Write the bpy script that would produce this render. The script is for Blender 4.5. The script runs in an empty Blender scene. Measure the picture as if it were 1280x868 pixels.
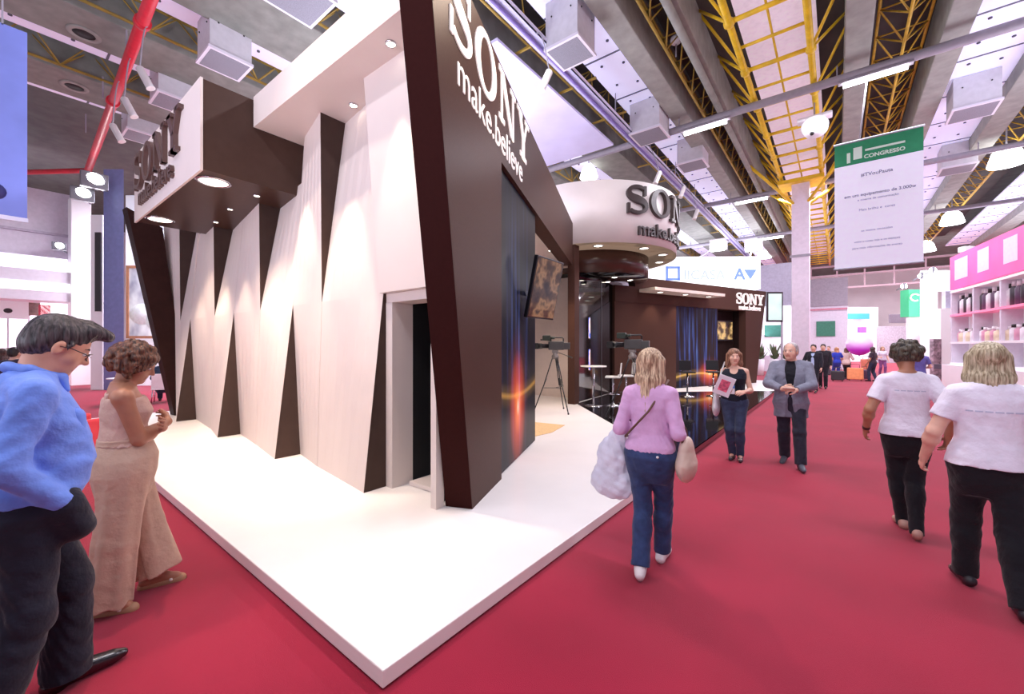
import bpy, bmesh, math, random
import numpy as np
from mathutils import Vector, Matrix
random.seed(7); np.random.seed(7)
C = bpy.context.scene.collection
PI = math.pi
CAMZ = 1.62
# ---------------------------------------------------------------- survey helpers: the photograph read back into the hall
# hall axes: +Y runs along the aisle, +X to its right, camera stands at (0,0,1.62) turned 38 deg to the left
_c, _s = math.cos(math.radians(38)), math.sin(math.radians(38))
def ray(u, v):
    l = (u-640)/520.; return Vector((-_s+l*_c, _c+l*_s, (434-v)/520.))
def on_z(u, v, z):
    r = ray(u, v); return Vector((0, 0, CAMZ)) + r*((z-CAMZ)/r.z)
def on_x(u, v, x):
    r = ray(u, v); return Vector((0, 0, CAMZ)) + r*(x/r.x)
def on_y(u, v, y):
    r = ray(u, v); return Vector((0, 0, CAMZ)) + r*(y/r.y)
def on_d(u, v, d):
    return Vector((0, 0, CAMZ)) + ray(u, v)*d
# ---------------------------------------------------------------- materials
def lin(c):
    f = lambda x: x/12.92 if x <= .04045 else ((x+.055)/1.055)**2.4
    return tuple(f(x/255.) for x in c) + (1.,)
_mats = {}
def mat(name, rgb, rough=.5, metal=0., var=.06, scale=8., bump=0., bscale=40., emit=0., spec=.5, sheen=0., alpha=1., trans=0., ecol=None, coat=0.):
    if name in _mats: return _mats[name]
    m = bpy.data.materials.new(name); m.use_nodes = True
    nt = m.node_tree; b = nt.nodes['Principled BSDF']
    col = lin(rgb)
    tc = nt.nodes.new('ShaderNodeTexCoord')
    if var > 0:
        n = nt.nodes.new('ShaderNodeTexNoise'); n.inputs['Scale'].default_value = scale; n.inputs['Detail'].default_value = 4
        nt.links.new(tc.outputs['Object'], n.inputs['Vector'])
        mr = nt.nodes.new('ShaderNodeMapRange'); mr.inputs[1].default_value = .3; mr.inputs[2].default_value = .7
        mr.inputs[3].default_value = 1-var*2; mr.inputs[4].default_value = 1+var*2
        nt.links.new(n.outputs[0], mr.inputs[0])
        mx = nt.nodes.new('ShaderNodeMix'); mx.data_type = 'RGBA'; mx.blend_type = 'MULTIPLY'; mx.inputs[0].default_value = 1
        mx.inputs[6].default_value = col
        nt.links.new(mr.outputs[0], mx.inputs[7]); nt.links.new(mx.outputs[2], b.inputs['Base Color'])
    else:
        b.inputs['Base Color'].default_value = col
    b.inputs['Roughness'].default_value = rough; b.inputs['Metallic'].default_value = metal
    b.inputs['Specular IOR Level'].default_value = spec
    if sheen: b.inputs['Sheen Weight'].default_value = sheen; b.inputs['Sheen Roughness'].default_value = .5
    if coat: b.inputs['Coat Weight'].default_value = coat; b.inputs['Coat Roughness'].default_value = .05
    if trans: b.inputs['Transmission Weight'].default_value = trans
    if alpha < 1: b.inputs['Alpha'].default_value = alpha
    if emit:
        b.inputs['Emission Color'].default_value = lin(ecol or rgb); b.inputs['Emission Strength'].default_value = emit
    if bump:
        n2 = nt.nodes.new('ShaderNodeTexNoise'); n2.inputs['Scale'].default_value = bscale; n2.inputs['Detail'].default_value = 3
        nt.links.new(tc.outputs['Object'], n2.inputs['Vector'])
        bp = nt.nodes.new('ShaderNodeBump'); bp.inputs['Strength'].default_value = bump; bp.inputs['Distance'].default_value = .02
        nt.links.new(n2.outputs[0], bp.inputs['Height']); nt.links.new(bp.outputs[0], b.inputs['Normal'])
    _mats[name] = m
    return m
# ---------------------------------------------------------------- objects
def thing(name, label, cat, loc=(0, 0, 0), rz=0., group=None):
    o = bpy.data.objects.new(name, None); C.objects.link(o); o.empty_display_size = .1
    o.location = loc; o.rotation_euler = (0, 0, rz)
    return tag(o, label, cat, group)
def tag(o, label=None, cat=None, group=None, kind=None):
    if label: o['label'] = label
    if cat: o['category'] = cat
    if group: o['group'] = group
    if kind: o['kind'] = kind
    return o
def _off(p):
    v = Vector((0, 0, 0))
    while p is not None: v += Vector(p.location); p = p.parent
    return v
def link(name, me, m, parent=None, local=False, smooth=False):
    """one mesh object; coordinates are hall coordinates unless local"""
    if m is not None and len(me.materials) == 0: me.materials.append(m)
    o = bpy.data.objects.new(name, me); C.objects.link(o)
    if parent is not None:
        o.parent = parent
        if not local: me.transform(Matrix.Translation(-_off(parent)))
    elif not local:
        # give a lone mesh a sensible origin at the foot of its bounds
        n = len(me.vertices)
        if n:
            co = np.empty(n*3); me.vertices.foreach_get('co', co); co = co.reshape(-1, 3)
            a, b = co.min(0), co.max(0); org = Vector(((a[0]+b[0])/2, (a[1]+b[1])/2, a[2]))
            me.transform(Matrix.Translation(-org)); o.location = org
    if smooth:
        for p in me.polygons: p.use_smooth = True
    return o
class MB:
    def __init__(s): s.bm = bmesh.new()
    def box(s, a, b, bev=0.):
        (x0, y0, z0), (x1, y1, z1) = [min(p, q) for p, q in zip(a, b)], [max(p, q) for p, q in zip(a, b)]
        return s.hexa([(x0, y0, z0), (x1, y0, z0), (x1, y1, z0), (x0, y1, z0)], [(x0, y0, z1), (x1, y0, z1), (x1, y1, z1), (x0, y1, z1)], bev)
    def hexa(s, bot, top, bev=0.):
        vs = [s.bm.verts.new(p) for p in list(bot)+list(top)]; n = len(bot)
        fs = [s.bm.faces.new(vs[:n][::-1]), s.bm.faces.new(vs[n:])]
        for i in range(n):
            j = (i+1) % n; fs.append(s.bm.faces.new((vs[i], vs[j], vs[n+j], vs[n+i])))
        bmesh.ops.recalc_face_normals(s.bm, faces=fs)
        if bev:
            es = {e for f in fs for e in f.edges}
            bmesh.ops.bevel(s.bm, geom=list(es), offset=bev, segments=2, affect='EDGES', profile=.5)
        return s
    def obox(s, c, half, ax=(1, 0, 0), ay=(0, 1, 0), bev=0.):
        c = Vector(c); ax = Vector(ax).normalized(); ay = Vector(ay); ay = (ay-ax*ay.dot(ax)).normalized(); az = ax.cross(ay)
        P = lambda i, j, k: c+ax*half[0]*i+ay*half[1]*j+az*half[2]*k
        return s.hexa([P(-1, -1, -1), P(1, -1, -1), P(1, 1, -1), P(-1, 1, -1)], [P(-1, -1, 1), P(1, -1, 1), P(1, 1, 1), P(-1, 1, 1)], bev)
    def bar(s, a, b, w, h=None, up=(0, 0, 1)):
        a, b = Vector(a), Vector(b); d = (b-a)
        if abs(d.normalized().dot(Vector(up))) > .98: up = (1, 0, 0)
        side = d.cross(Vector(up)).normalized()
        return s.obox((a+b)/2, (d.length/2, w/2, (h or w)/2), d, side)
    def tube(s, pts, r, n=10, r2=None):
        pts = [Vector(p) for p in pts]; rings = []
        for i, p in enumerate(pts):
            d = (pts[min(i+1, len(pts)-1)]-pts[max(i-1, 0)]).normalized()
            up = Vector((0, 0, 1)) if abs(d.z) < .95 else Vector((1, 0, 0))
            a = d.cross(up).normalized(); b = d.cross(a).normalized()
            rr = r if r2 is None else r+(r2-r)*i/(len(pts)-1)
            rings.append([s.bm.verts.new(p+(a*math.cos(2*PI*k/n)+b*math.sin(2*PI*k/n))*rr) for k in range(n)])
        fs = []
        for A, B in zip(rings, rings[1:]):
            for k in range(n): fs.append(s.bm.faces.new((A[k], A[(k+1) % n], B[(k+1) % n], B[k])))
        for f in fs: f.smooth = True
        fs += [s.bm.faces.new(rings[0]), s.bm.faces.new(rings[-1])]
        bmesh.ops.recalc_face_normals(s.bm, faces=fs)
        return s
    def lathe(s, prof, c=(0, 0, 0), n=24, axis=(0, 0, 1), a0=0., a1=2*PI):
        """prof: (radius, height) pairs"""
        c = Vector(c); q = Vector((0, 0, 1)).rotation_difference(Vector(axis)).to_matrix()
        full = abs(a1-a0-2*PI) < 1e-6; m = n if full else n+1; rows = []
        for r, h in prof:
            rows.append([s.bm.verts.new(c+q@Vector((r*math.cos(a0+(a1-a0)*k/n), r*math.sin(a0+(a1-a0)*k/n), h))) for k in range(m)])
        fs = []
        for A, B in zip(rows, rows[1:]):
            for k in range(n): fs.append(s.bm.faces.new((A[k], A[(k+1) % m], B[(k+1) % m], B[k])))
        for f in fs: f.smooth = True
        if full:
            for R_, (r, h) in ((rows[0], prof[0]), (rows[-1], prof[-1])):
                if r > 1e-4: fs.append(s.bm.faces.new(R_))
        bmesh.ops.remove_doubles(s.bm, verts=[v for R_ in rows for v in R_], dist=1e-6)
        fs = [f for f in fs if f.is_valid]
        bmesh.ops.recalc_face_normals(s.bm, faces=fs)
        return s
    def poly(s, pts):
        f = s.bm.faces.new([s.bm.verts.new(p) for p in pts]); return s
    def slab(s, pts, n, t):
        """polygon pts thickened by t along n"""
        n = Vector(n).normalized()*t; return s.hexa(pts, [Vector(p)+n for p in pts])
    def ball(s, c, r, u=16, v=10):
        r = (r, r, r) if not hasattr(r, '__len__') else r
        g = bmesh.ops.create_uvsphere(s.bm, u_segments=u, v_segments=v, radius=1, matrix=Matrix.Translation(c)@Matrix.Diagonal((*r, 1)))
        for vv in g['verts']:
            for f in vv.link_faces: f.smooth = True
        return s
    def build(s, name, m, parent=None, local=False):
        me = bpy.data.meshes.new(name); s.bm.to_mesh(me); s.bm.free()
        return link(name, me, m, parent, local)
def copy_tree(o, parent=None):
    c = o.copy(); C.objects.link(c); c.parent = parent
    for ch in list(o.children): copy_tree(ch, c)
    return c
def struct(o): o['kind'] = 'structure'; return o
# ---------------------------------------------------------------- lettering
def _stroke(pts, widths):
    out = []; L = []; R = []
    for i, p in enumerate(pts):
        a, b = pts[max(i-1, 0)], pts[min(i+1, len(pts)-1)]
        d = Vector((b[0]-a[0], b[1]-a[1])).normalized(); n = Vector((-d.y, d.x))
        L.append((p[0]+n.x*widths[i]/2, p[1]+n.y*widths[i]/2)); R.append((p[0]-n.x*widths[i]/2, p[1]-n.y*widths[i]/2))
    return [(L[i], L[i+1], R[i+1], R[i]) for i in range(len(pts)-1)]
def _rect(x0, y0, x1, y1, n=1): return [((x0+(x1-x0)*i/n, y0), (x0+(x1-x0)*(i+1)/n, y0), (x0+(x1-x0)*(i+1)/n, y1), (x0+(x1-x0)*i/n, y1)) for i in range(n)]
def glyph(ch):
    """slab-serif capitals, 1 high; returns quads and width"""
    if ch == 'O':
        q = []; n = 40
        for i in range(n):
            P = lambda t, a, b: (.55+a*math.cos(t), .5+b*math.sin(t))
            t0, t1 = 2*PI*i/n, 2*PI*(i+1)/n
            q.append((P(t0, .55, .53), P(t1, .55, .53), P(t1, .31, .43), P(t0, .31, .43)))
        return q, 1.10
    if ch == 'N':
        q = _rect(.13, .0, .24, 1) + _rect(.93, 0, 1.04, 1)
        q += [((.06, 1), (.34, 1), (1.04, .0), (.80, 0))]
        q += _rect(0, 0, .37, .1) + _rect(0, .9, .3, 1) + _rect(.78, .9, 1.17, 1)
        return q, 1.17
    if ch == 'Y':
        q = [((.08, 1), (.36, 1), (.66, .42), (.44, .42)), ((.86, 1), (.97, 1), (.66, .42), (.55, .42))]
        q += _rect(.43, 0, .67, .45) + _rect(.26, 0, .84, .1) + _rect(0, .9, .46, 1) + _rect(.7, .9, 1.1, 1)
        return q, 1.10
    if ch == 'S':
        pts = []; w = []
        for i in range(33):                      # upper bowl, spine, lower bowl
            t = i/32.
            if t < .42:
                a = math.radians(38+ (t/.42)*(205)); pts.append((.44+.335*math.cos(a), .755+.215*math.sin(a)))
            elif t < .58:
                k = (t-.42)/.16; p0 = (.44+.335*math.cos(math.radians(243)), .755+.215*math.sin(math.radians(243))); p1 = (.44-.355*math.cos(math.radians(243)), .262-.23*math.sin(math.radians(243)))
                pts.append((p0[0]+(p1[0]-p0[0])*k, p0[1]+(p1[1]-p0[1])*k))
            else:
                a = math.radians(63-((t-.58)/.42)*205); pts.append((.44+.355*math.cos(a), .262+.23*math.sin(a)))
            w.append(.11+.15*math.exp(-((t-.5)/.2)**2))
        q = _stroke(pts, w)
        q += _rect(.70, .66, .80, 1.0) + _rect(.05, 0, .15, .36)
        return q, .86
def letter_mesh(quads, f, depth, sub=1):
    """quads (2-D) thickened; f maps (x, y, depth) to hall space"""
    bm = bmesh.new()
    for q in quads:
        a = [bm.verts.new(f(x, y, 0)) for x, y in q]; b = [bm.verts.new(f(x, y, depth)) for x, y in q]
        fs = [bm.faces.new(b), bm.faces.new(a[::-1])]
        for i in range(4): j = (i+1) % 4; fs.append(bm.faces.new((a[i], a[j], b[j], b[i])))
        bmesh.ops.recalc_face_normals(bm, faces=fs)
    me = bpy.data.meshes.new('letter'); bm.to_mesh(me); bm.free(); return me
def word_SONY(f, h, depth, m, parent, gap=.12):
    x = 0
    for ch in 'SONY':
        q, w = glyph(ch)
        q2 = []
        for qq in q:                            # split so that the word can follow a curve
            q2.append(tuple(((x+a)*h, b*h) for a, b in qq))
        link('letter', letter_mesh(q2, f, depth), m, parent)
        x += w+gap
    return (x-gap)*h
def word_width(h, gap=.12): return sum(glyph(c)[1] for c in 'SONY')*h+3*gap*h
def text_mesh(txt, size, depth, f, align='LEFT', spacing=1., bold=0.):
    cu = bpy.data.curves.new('lettering', 'FONT'); cu.body = txt; cu.size = size; cu.extrude = depth/2; cu.align_x = align
    cu.space_character = spacing; cu.resolution_u = 4; cu.offset = bold
    o = bpy.data.objects.new('lettering', cu); C.objects.link(o)
    bpy.context.view_layer.update()
    dg = bpy.context.evaluated_depsgraph_get()
    me = bpy.data.meshes.new_from_object(o.evaluated_get(dg))
    bpy.data.objects.remove(o); bpy.data.curves.remove(cu)
    me.materials.clear()
    for v in me.vertices: v.co = f(v.co.x, v.co.y, v.co.z+depth/2)
    return me
def plane_map(org, ux, uy, un):
    org, ux, uy, un = Vector(org), Vector(ux).normalized(), Vector(uy).normalized(), Vector(un).normalized()
    return lambda x, y, z: org+ux*x+uy*y+un*z
# ---------------------------------------------------------------- organic bodies: smooth unions of tapered limbs, meshed on a fine grid
def V3(*a): return np.array(a, float)
def rotm(yaw=0., pitch=0., roll=0.):
    """head frame: yaw about z (deg, + to the figure's left), pitch (+ looks down), roll"""
    y, p, r = [math.radians(q) for q in (yaw, -pitch, roll)]
    return np.array((Matrix.Rotation(y, 3, 'Z')@Matrix.Rotation(p, 3, 'X')@Matrix.Rotation(r, 3, 'Y')))
def cone(a, b, ra, rb, k=.02, capa=0, capb=0, op='u'): return dict(t='c', a=V3(*a), b=V3(*b), ra=ra, rb=rb, k=k, capa=capa, capb=capb, op=op)
def ell(c, r, R=None, k=.02, op='u'): return dict(t='e', c=V3(*c), r=V3(*r), R=np.eye(3) if R is None else R, k=k, op=op)
def loft(st, k=.03, lean=0., z0=.9, yaw=(0., 0.), capt=0, op='u', shift=0.):
    """st: rows of (z, half width, half depth, y offset); yaw: hips and shoulders turned about z"""
    return dict(t='l', st=np.array(st, float), k=k, lean=lean, z0=z0, yaw=yaw, capt=capt, op=op, shift=shift)
def _ev(pr, p):
    if pr['t'] == 'c':
        a, b = pr['a'], pr['b']; ba = b-a; L2 = ba@ba+1e-12; pa = p-a
        h0 = pa@ba/L2; h = np.clip(h0, 0, 1)
        d = np.sqrt(((pa-h[:, None]*ba)**2).sum(1))-(pr['ra']+(pr['rb']-pr['ra'])*h)
        L = math.sqrt(L2)
        if pr['capb']: d = np.maximum(d, (h0-1)*L)
        if pr['capa']: d = np.maximum(d, -h0*L)
        return d
    if pr['t'] == 'e':
        q = (p-pr['c'])@pr['R']; r = pr['r']
        k0 = np.sqrt(((q/r)**2).sum(1)); k1 = np.sqrt(((q/r**2)**2).sum(1))+1e-9
        return k0*(k0-1)/k1
    st = pr['st']; z = p[:, 2]; zc = np.clip(z, st[0, 0], st[-1, 0])
    w = np.interp(zc, st[:, 0], st[:, 1]); dp = np.interp(zc, st[:, 0], st[:, 2]); yo = np.interp(zc, st[:, 0], st[:, 3])
    f = (zc-st[0, 0])/(st[-1, 0]-st[0, 0])
    y = p[:, 1]-yo-pr['lean']*(zc-pr['z0']); x = p[:, 0]-pr['shift']*(zc-pr['z0'])
    an = np.radians(pr['yaw'][0]+(pr['yaw'][1]-pr['yaw'][0])*f); ca, sa = np.cos(an), np.sin(an)
    X = x*ca+y*sa; Y = -x*sa+y*ca
    k0 = (np.abs(X/w)**2.3+np.abs(Y/dp)**2.3)**(1/2.3)
    d = (k0-1)*np.minimum(w, dp)
    return np.maximum(d, np.abs(z-(st[0, 0]+st[-1, 0])/2)-(st[-1, 0]-st[0, 0])/2)
def _bb(pr):
    if pr['t'] == 'c':
        return np.minimum(pr['a']-pr['ra'], pr['b']-pr['rb']), np.maximum(pr['a']+pr['ra'], pr['b']+pr['rb'])
    if pr['t'] == 'e':
        m = pr['r'].max(); return pr['c']-m, pr['c']+m
    st = pr['st']; w = max(st[:, 1].max(), st[:, 2].max())+.02; sh = abs(pr['lean'])*.7+np.abs(st[:, 3]).max(); sx = abs(pr['shift'])*.7
    return V3(-w-sx, -w-sh, st[0, 0]), V3(w+sx, w+sh, st[-1, 0])
def _smin(a, b, k):
    h = np.maximum(k-np.abs(a-b), 0)/k
    return np.minimum(a, b)-h*h*k*.25
def sdf_mesh(prims, res, disp=None, name='body'):
    us = [q for q in prims if q['op'] == 'u']
    lo = np.min([_bb(q)[0] for q in us], 0)-3*res-.02; hi = np.max([_bb(q)[1] for q in us], 0)+3*res+.02
    B = 8*res; nb = np.ceil((hi-lo)/B).astype(int); n = nb*8+1
    g = np.stack(np.meshgrid(*[np.arange(m) for m in nb], indexing='ij'), -1).reshape(-1, 3)
    cen = lo+(g+.5)*B; thr = B*.9
    act = [_ev(q, cen) for q in prims]
    near = np.zeros(len(g), bool); deep = np.zeros(len(g), bool)
    for q, d in zip(prims, act):
        if q['op'] == 'u': near |= d < thr*1.15+q['k']; deep |= d < -thr*1.6
    if any(q['op'] == 's' for q in prims): deep[:] = False
    D = np.full(n, 1., np.float32)
    for b in g[deep]: D[b[0]*8:b[0]*8+9, b[1]*8:b[1]*8+9, b[2]*8:b[2]*8+9] = -1
    ids = np.nonzero(near & ~deep)[0]
    o = np.arange(9)*res-4*res; off = np.stack(np.meshgrid(o, o, o, indexing='ij'), -1).reshape(-1, 3)
    Vv = np.full((len(ids), 729), 1., np.float64)
    for q, d in zip(prims, act):
        sel = np.nonzero(d[ids] < thr*1.15+q['k'])[0]
        if len(sel) == 0: continue
        p = (cen[ids[sel]][:, None, :]+off[None]).reshape(-1, 3)
        e = _ev(q, p).reshape(len(sel), 729)
        if q['op'] == 'u': Vv[sel] = _smin(Vv[sel], e, q['k'])
        else: Vv[sel] = -_smin(-Vv[sel], e, q['k'])
    if disp is not None:
        p = (cen[ids][:, None, :]+off[None]).reshape(-1, 3); Vv += disp(p).reshape(len(ids), 729)
    for i, b in zip(range(len(ids)), g[ids]):
        s = D[b[0]*8:b[0]*8+9, b[1]*8:b[1]*8+9, b[2]*8:b[2]*8+9]
        np.minimum(s, Vv[i].reshape(9, 9, 9), out=s)
    D[np.abs(D) < 1e-7] = 1e-7
    S = D < 0; cs = [(i, j, k) for i in (0, 1) for j in (0, 1) for k in (0, 1)]
    N = n-1; cnt = np.zeros(N, np.uint8)
    for i, j, k in cs: cnt += S[i:i+N[0], j:j+N[1], k:k+N[2]]
    A = (cnt > 0) & (cnt < 8); idx = np.argwhere(A)
    acc = np.zeros((len(idx), 3)); num = np.zeros(len(idx))
    for a in cs:
        for ax in range(3):
            if a[ax]: continue
            b = list(a); b[ax] = 1
            d0 = D[tuple((idx+a).T)]; d1 = D[tuple((idx+b).T)]; cr = (d0 < 0) != (d1 < 0)
            t = d0/(d0-d1+1e-12); pt = np.tile(np.array(a, float), (len(idx), 1)); pt[:, ax] = t
            acc[cr] += pt[cr]; num += cr
    co = lo+(idx+acc/num[:, None])*res
    im = np.full(N, -1, np.int32); im[tuple(idx.T)] = np.arange(len(idx))
    faces = []
    for ax in range(3):
        u, v = (ax+1) % 3, (ax+2) % 3
        sl0 = [slice(None)]*3; sl1 = [slice(None)]*3; sl0[ax] = slice(0, -1); sl1[ax] = slice(1, None)
        ed = np.argwhere(S[tuple(sl0)] != S[tuple(sl1)])
        ed = ed[(ed[:, u] > 0) & (ed[:, v] > 0) & (ed[:, u] < N[u]) & (ed[:, v] < N[v])]
        eu = np.zeros(3, int); eu[u] = 1; ev = np.zeros(3, int); ev[v] = 1
        q = np.stack([im[tuple((ed-eu-ev).T)], im[tuple((ed-ev).T)], im[tuple(ed.T)], im[tuple((ed-eu).T)]], 1)
        fl = ~S[tuple(ed.T)]; q[fl] = q[fl][:, ::-1]; faces.append(q)
    F = np.concatenate(faces); F = F[(F >= 0).all(1)]
    # one pass of relaxing
    s_ = np.zeros_like(co); c_ = np.zeros(len(co))
    for i in range(4):
        np.add.at(s_, F[:, i], co[F[:, (i+1) % 4]]); np.add.at(c_, F[:, i], 1)
    co = co*.5+.5*s_/np.maximum(c_, 1)[:, None]
    me = bpy.data.meshes.new(name); me.vertices.add(len(co)); me.vertices.foreach_set('co', co.ravel())
    me.loops.add(len(F)*4); me.loops.foreach_set('vertex_index', F.ravel().astype(np.int32))
    me.polygons.add(len(F)); me.polygons.foreach_set('loop_start', np.arange(0, len(F)*4, 4, dtype=np.int32))
    me.polygons.foreach_set('use_smooth', np.ones(len(F), bool))
    me.update(calc_edges=True); me.validate()
    return me
def ik(a, t, l1, l2, pole):
    a, t, pole = V3(*a), V3(*t), V3(*pole); d = t-a; L = np.linalg.norm(d); mx = (l1+l2)*.995
    if L > mx: t = a+d/L*mx; d = t-a; L = mx
    u = d/L; x = (L*L+l1*l1-l2*l2)/(2*L); h = math.sqrt(max(l1*l1-x*x, 0))
    pn = pole-u*(pole@u); pn /= np.linalg.norm(pn)+1e-9
    return a+u*x+pn*h, t
def nrm(v): v = V3(*v); return v/np.linalg.norm(v)
def hand(w, u, n, t, curl=25., s=1., spread=1., k=.008):
    """w wrist, u towards the fingers, n out of the palm, t towards the thumb side"""
    w, u = V3(*w), nrm(u); n = V3(*n); n = nrm(n-u*(n@u)); t0 = V3(*t); t = nrm(t0-u*(t0@u)-n*(t0@n)); P = []
    for i, (x, L, r) in enumerate(((.028, .068, .0095), (.010, .076, .010), (-.009, .070, .0095), (-.027, .054, .0085))):
        kn = w+u*(.088-.006*abs(i-1))*s+t*x*s
        P.append(cone(w+t*x*.45*s, kn, .0155*s, .0125*s, .012))
        d = u+t*x*2.2*spread; d /= np.linalg.norm(d); p = kn; cu = curl*.7
        for seg, fr in enumerate((.45, .31, .26)):
            a = math.radians(cu); q = p+(d*math.cos(a)+n*math.sin(a))*L*fr*s
            P.append(cone(p, q, r*s*(1-.08*seg), r*s*(.92-.08*seg), .004)); p = q; cu += curl*(1+.15*i)
    b = w+u*.022*s+t*.018*s+n*.006*s; m = b+(u*.55+t*.62+n*.35)*.042*s; e = m+(u*.83+t*.2+n*.35)*.034*s; f = e+(u*.9+n*.3)*.026*s
    P += [cone(b, m, .0155*s, .012*s, .01), cone(m, e, .0115*s, .0105*s, .004), cone(e, f, .0105*s, .0085*s, .004)]
    return P
def wrinkle(amp, f=1., seed=0.):
    def d(p):
        x, y, z = p[:, 0]*f+seed, p[:, 1]*f+seed*1.7, p[:, 2]*f
        a = .6*np.sin(27*x+18*y+11*z+1.6*np.sin(15*z+5*x))*np.sin(23*z-14*x+8*y+seed)
        b = np.sin(58*z+34*np.sin(5*x+4*y+seed)+12*y+seed*3)*.5*(.55+.45*np.sin(9*x-7*z+seed))
        return amp*(a+b*.8)
    return d
def strands(amp, c, f=60.):
    c = V3(*c)
    def d(p):
        q = p-c; an = np.arctan2(q[:, 0], q[:, 1])
        return amp*(np.sin(an*f*.5+5*q[:, 2]+.8*np.sin(9*q[:, 2]))*.6+np.sin(an*f*.23+4*q[:, 2])*.7)
    return d
F_ST = [(.78, .150, .098, -.005), (.88, .176, .122, -.012), (.96, .162, .112, -.004), (1.05, .128, .096, .004), (1.15, .134, .100, .006), (1.24, .150, .118, .016), (1.32, .158, .098, .004), (1.385, .125, .072, -.008), (1.425, .062, .055, -.012)]
M_ST = [(.78, .150, .098, -.005), (.88, .170, .118, -.008), (.97, .162, .112, .004), (1.07, .158, .112, .012), (1.18, .168, .115, .010), (1.28, .182, .118, .006), (1.36, .175, .098, -.004), (1.42, .120, .070, -.012), (1.46, .064, .058, -.014)]
class Human:
    """a figure facing local +Y, feet at the origin; every measure is for 1.70 m and scaled"""
    def __init__(s, label, loc, rz, H=1.70, sex='f', group=None, res=.006, skin=None, girth=1., st=None, lean=0., yaw=(0., 0.), hipz=.905, hipy=0.,
                 ank=((-.09, 0, .085), (.09, 0, .085)), toe=((-.06, 1, 0), (.06, 1, 0)), kpole=(0, 1, 0), slim=.82, wr=None, epole=((-.5, -1, 0), (.5, -1, 0)),
                 hu=None, hn=None, ht=None, curl=(25, 25), head=(0, 0, 0), headoff=(0, .015), armr=1., legr=1., hands=(1, 1), shw=None, feet=True):
        s.root = thing('person', label, 'person', loc, rz, group); k = H/1.70; s.k = k; s.res = res; s.sex = sex; s.skin = skin
        st = st or (F_ST if sex == 'f' else M_ST)
        s.st = [(z-.905+hipz, w*girth, d*girth, y+hipy) for z, w, d, y in st]; dz = hipz-.905; s.dz = dz
        s.lean, s.yaw = lean, yaw; shw = shw or (.158 if sex == 'f' else .185); shz = (1.345 if sex == 'f' else 1.38)+dz
        yy = lambda z: hipy+lean*(z-hipz)
        ys = yy(shz); a = math.radians(yaw[1]); ah = math.radians(yaw[0])
        R2 = lambda x, y, an: (x*math.cos(an)-y*math.sin(an), x*math.sin(an)+y*math.cos(an))
        s.sh = []; s.hip = []
        for sd in (-1, 1):
            x, y = R2(sd*shw, -.012, a); s.sh.append(V3(x, y+ys, shz)); x, y = R2(sd*.088, 0, ah); s.hip.append(V3(x, y+hipy, hipz-.015))
        s.kn, s.an, s.el, s.wr = [], [], [], []
        wr = wr or ((-.24, .05, .83), (.24, .05, .83))
        for i in (0, 1):
            kp = kpole[i] if hasattr(kpole[0], '__len__') else kpole
            n_, t_ = ik(s.hip[i], ank[i], .425, .40, kp); s.kn.append(n_); s.an.append(t_)
            n_, t_ = ik(s.sh[i], wr[i], .288, .248, epole[i]); s.el.append(n_); s.wr.append(t_)
        s.toe = [nrm(t) for t in toe]
        nb = V3(0, ys-.012, (1.41 if sex == 'f' else 1.44)+dz); s.neck = nb
        s.hc = nb+V3(0, .02, .155 if sex == 'f' else .15)+V3(0, headoff[1], headoff[0]); s.HR = rotm(*head); s.hk = .96 if sex == 'f' else 1.02
        z, w, d, y = s.st[0]; P = [loft([(z-.08, w*.7, d*.5, y)]+[(z, w*.955, d*.955, y) for z, w, d, y in s.st], .03, lean, hipz, yaw)]; legr *= slim
        T = lambda *q: s.hc+s.HR@(V3(*q)*s.hk)
        s.T = T
        P += [cone(nb-V3(0, 0, .03), T(0, -.025, -.07), .062 if sex == 'm' else .054, .056 if sex == 'm' else .048, .04)]
        for i in (0, 1):
            c0 = V3(s.sh[i][0]*.42, s.sh[i][1], shz+.018)
            P += [cone(c0, s.sh[i], .050, .050*armr, .04), cone(s.sh[i], s.el[i], .048*armr, .040*armr, .015), cone(s.el[i], s.wr[i], .040*armr, .0265*(armr*.5+.5), .02),
                  ell(s.el[i]*.72+s.wr[i]*.28, (.043*armr,)*3, None, .03)]
            P += [cone(s.hip[i], s.kn[i], .084*legr, .055*legr, .04), cone(s.kn[i], s.an[i], .054*legr, .036, .03)]
            m = s.kn[i]*.68+s.an[i]*.32; P.append(ell(m-V3(0, .014, 0), (.05*legr, .052*legr, .08), None, .04))
            if feet:
                f = s.toe[i]; P += [cone(s.an[i]-f*.045-V3(0, 0, .05), s.an[i]+f*.13-V3(0, 0, .055), .032, .026, .02), cone(s.an[i], s.an[i]+f*.12-V3(0, 0, .05), .034, .022, .02)]
            if hands[i]:
                fa = s.wr[i]-s.el[i]; u = hu[i] if hu and hu[i] is not None else fa
                n_ = hn[i] if hn and hn[i] is not None else ((1, 0, 0) if i == 0 else (-1, 0, 0)); t_ = ht[i] if ht and ht[i] is not None else (0, 1, 0)
                P += hand(s.wr[i], u, n_, t_, curl[i], .95 if sex == 'f' else 1.05)
        R = s.HR; hk = s.hk
        E = lambda c, r, k=.012, op='u': ell(T(*c), V3(*r)*hk, R, k, op)
        Cn = lambda a, b, ra, rb, k=.008, op='u': cone(T(*a), T(*b), ra*hk, rb*hk, k, op=op)
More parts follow.
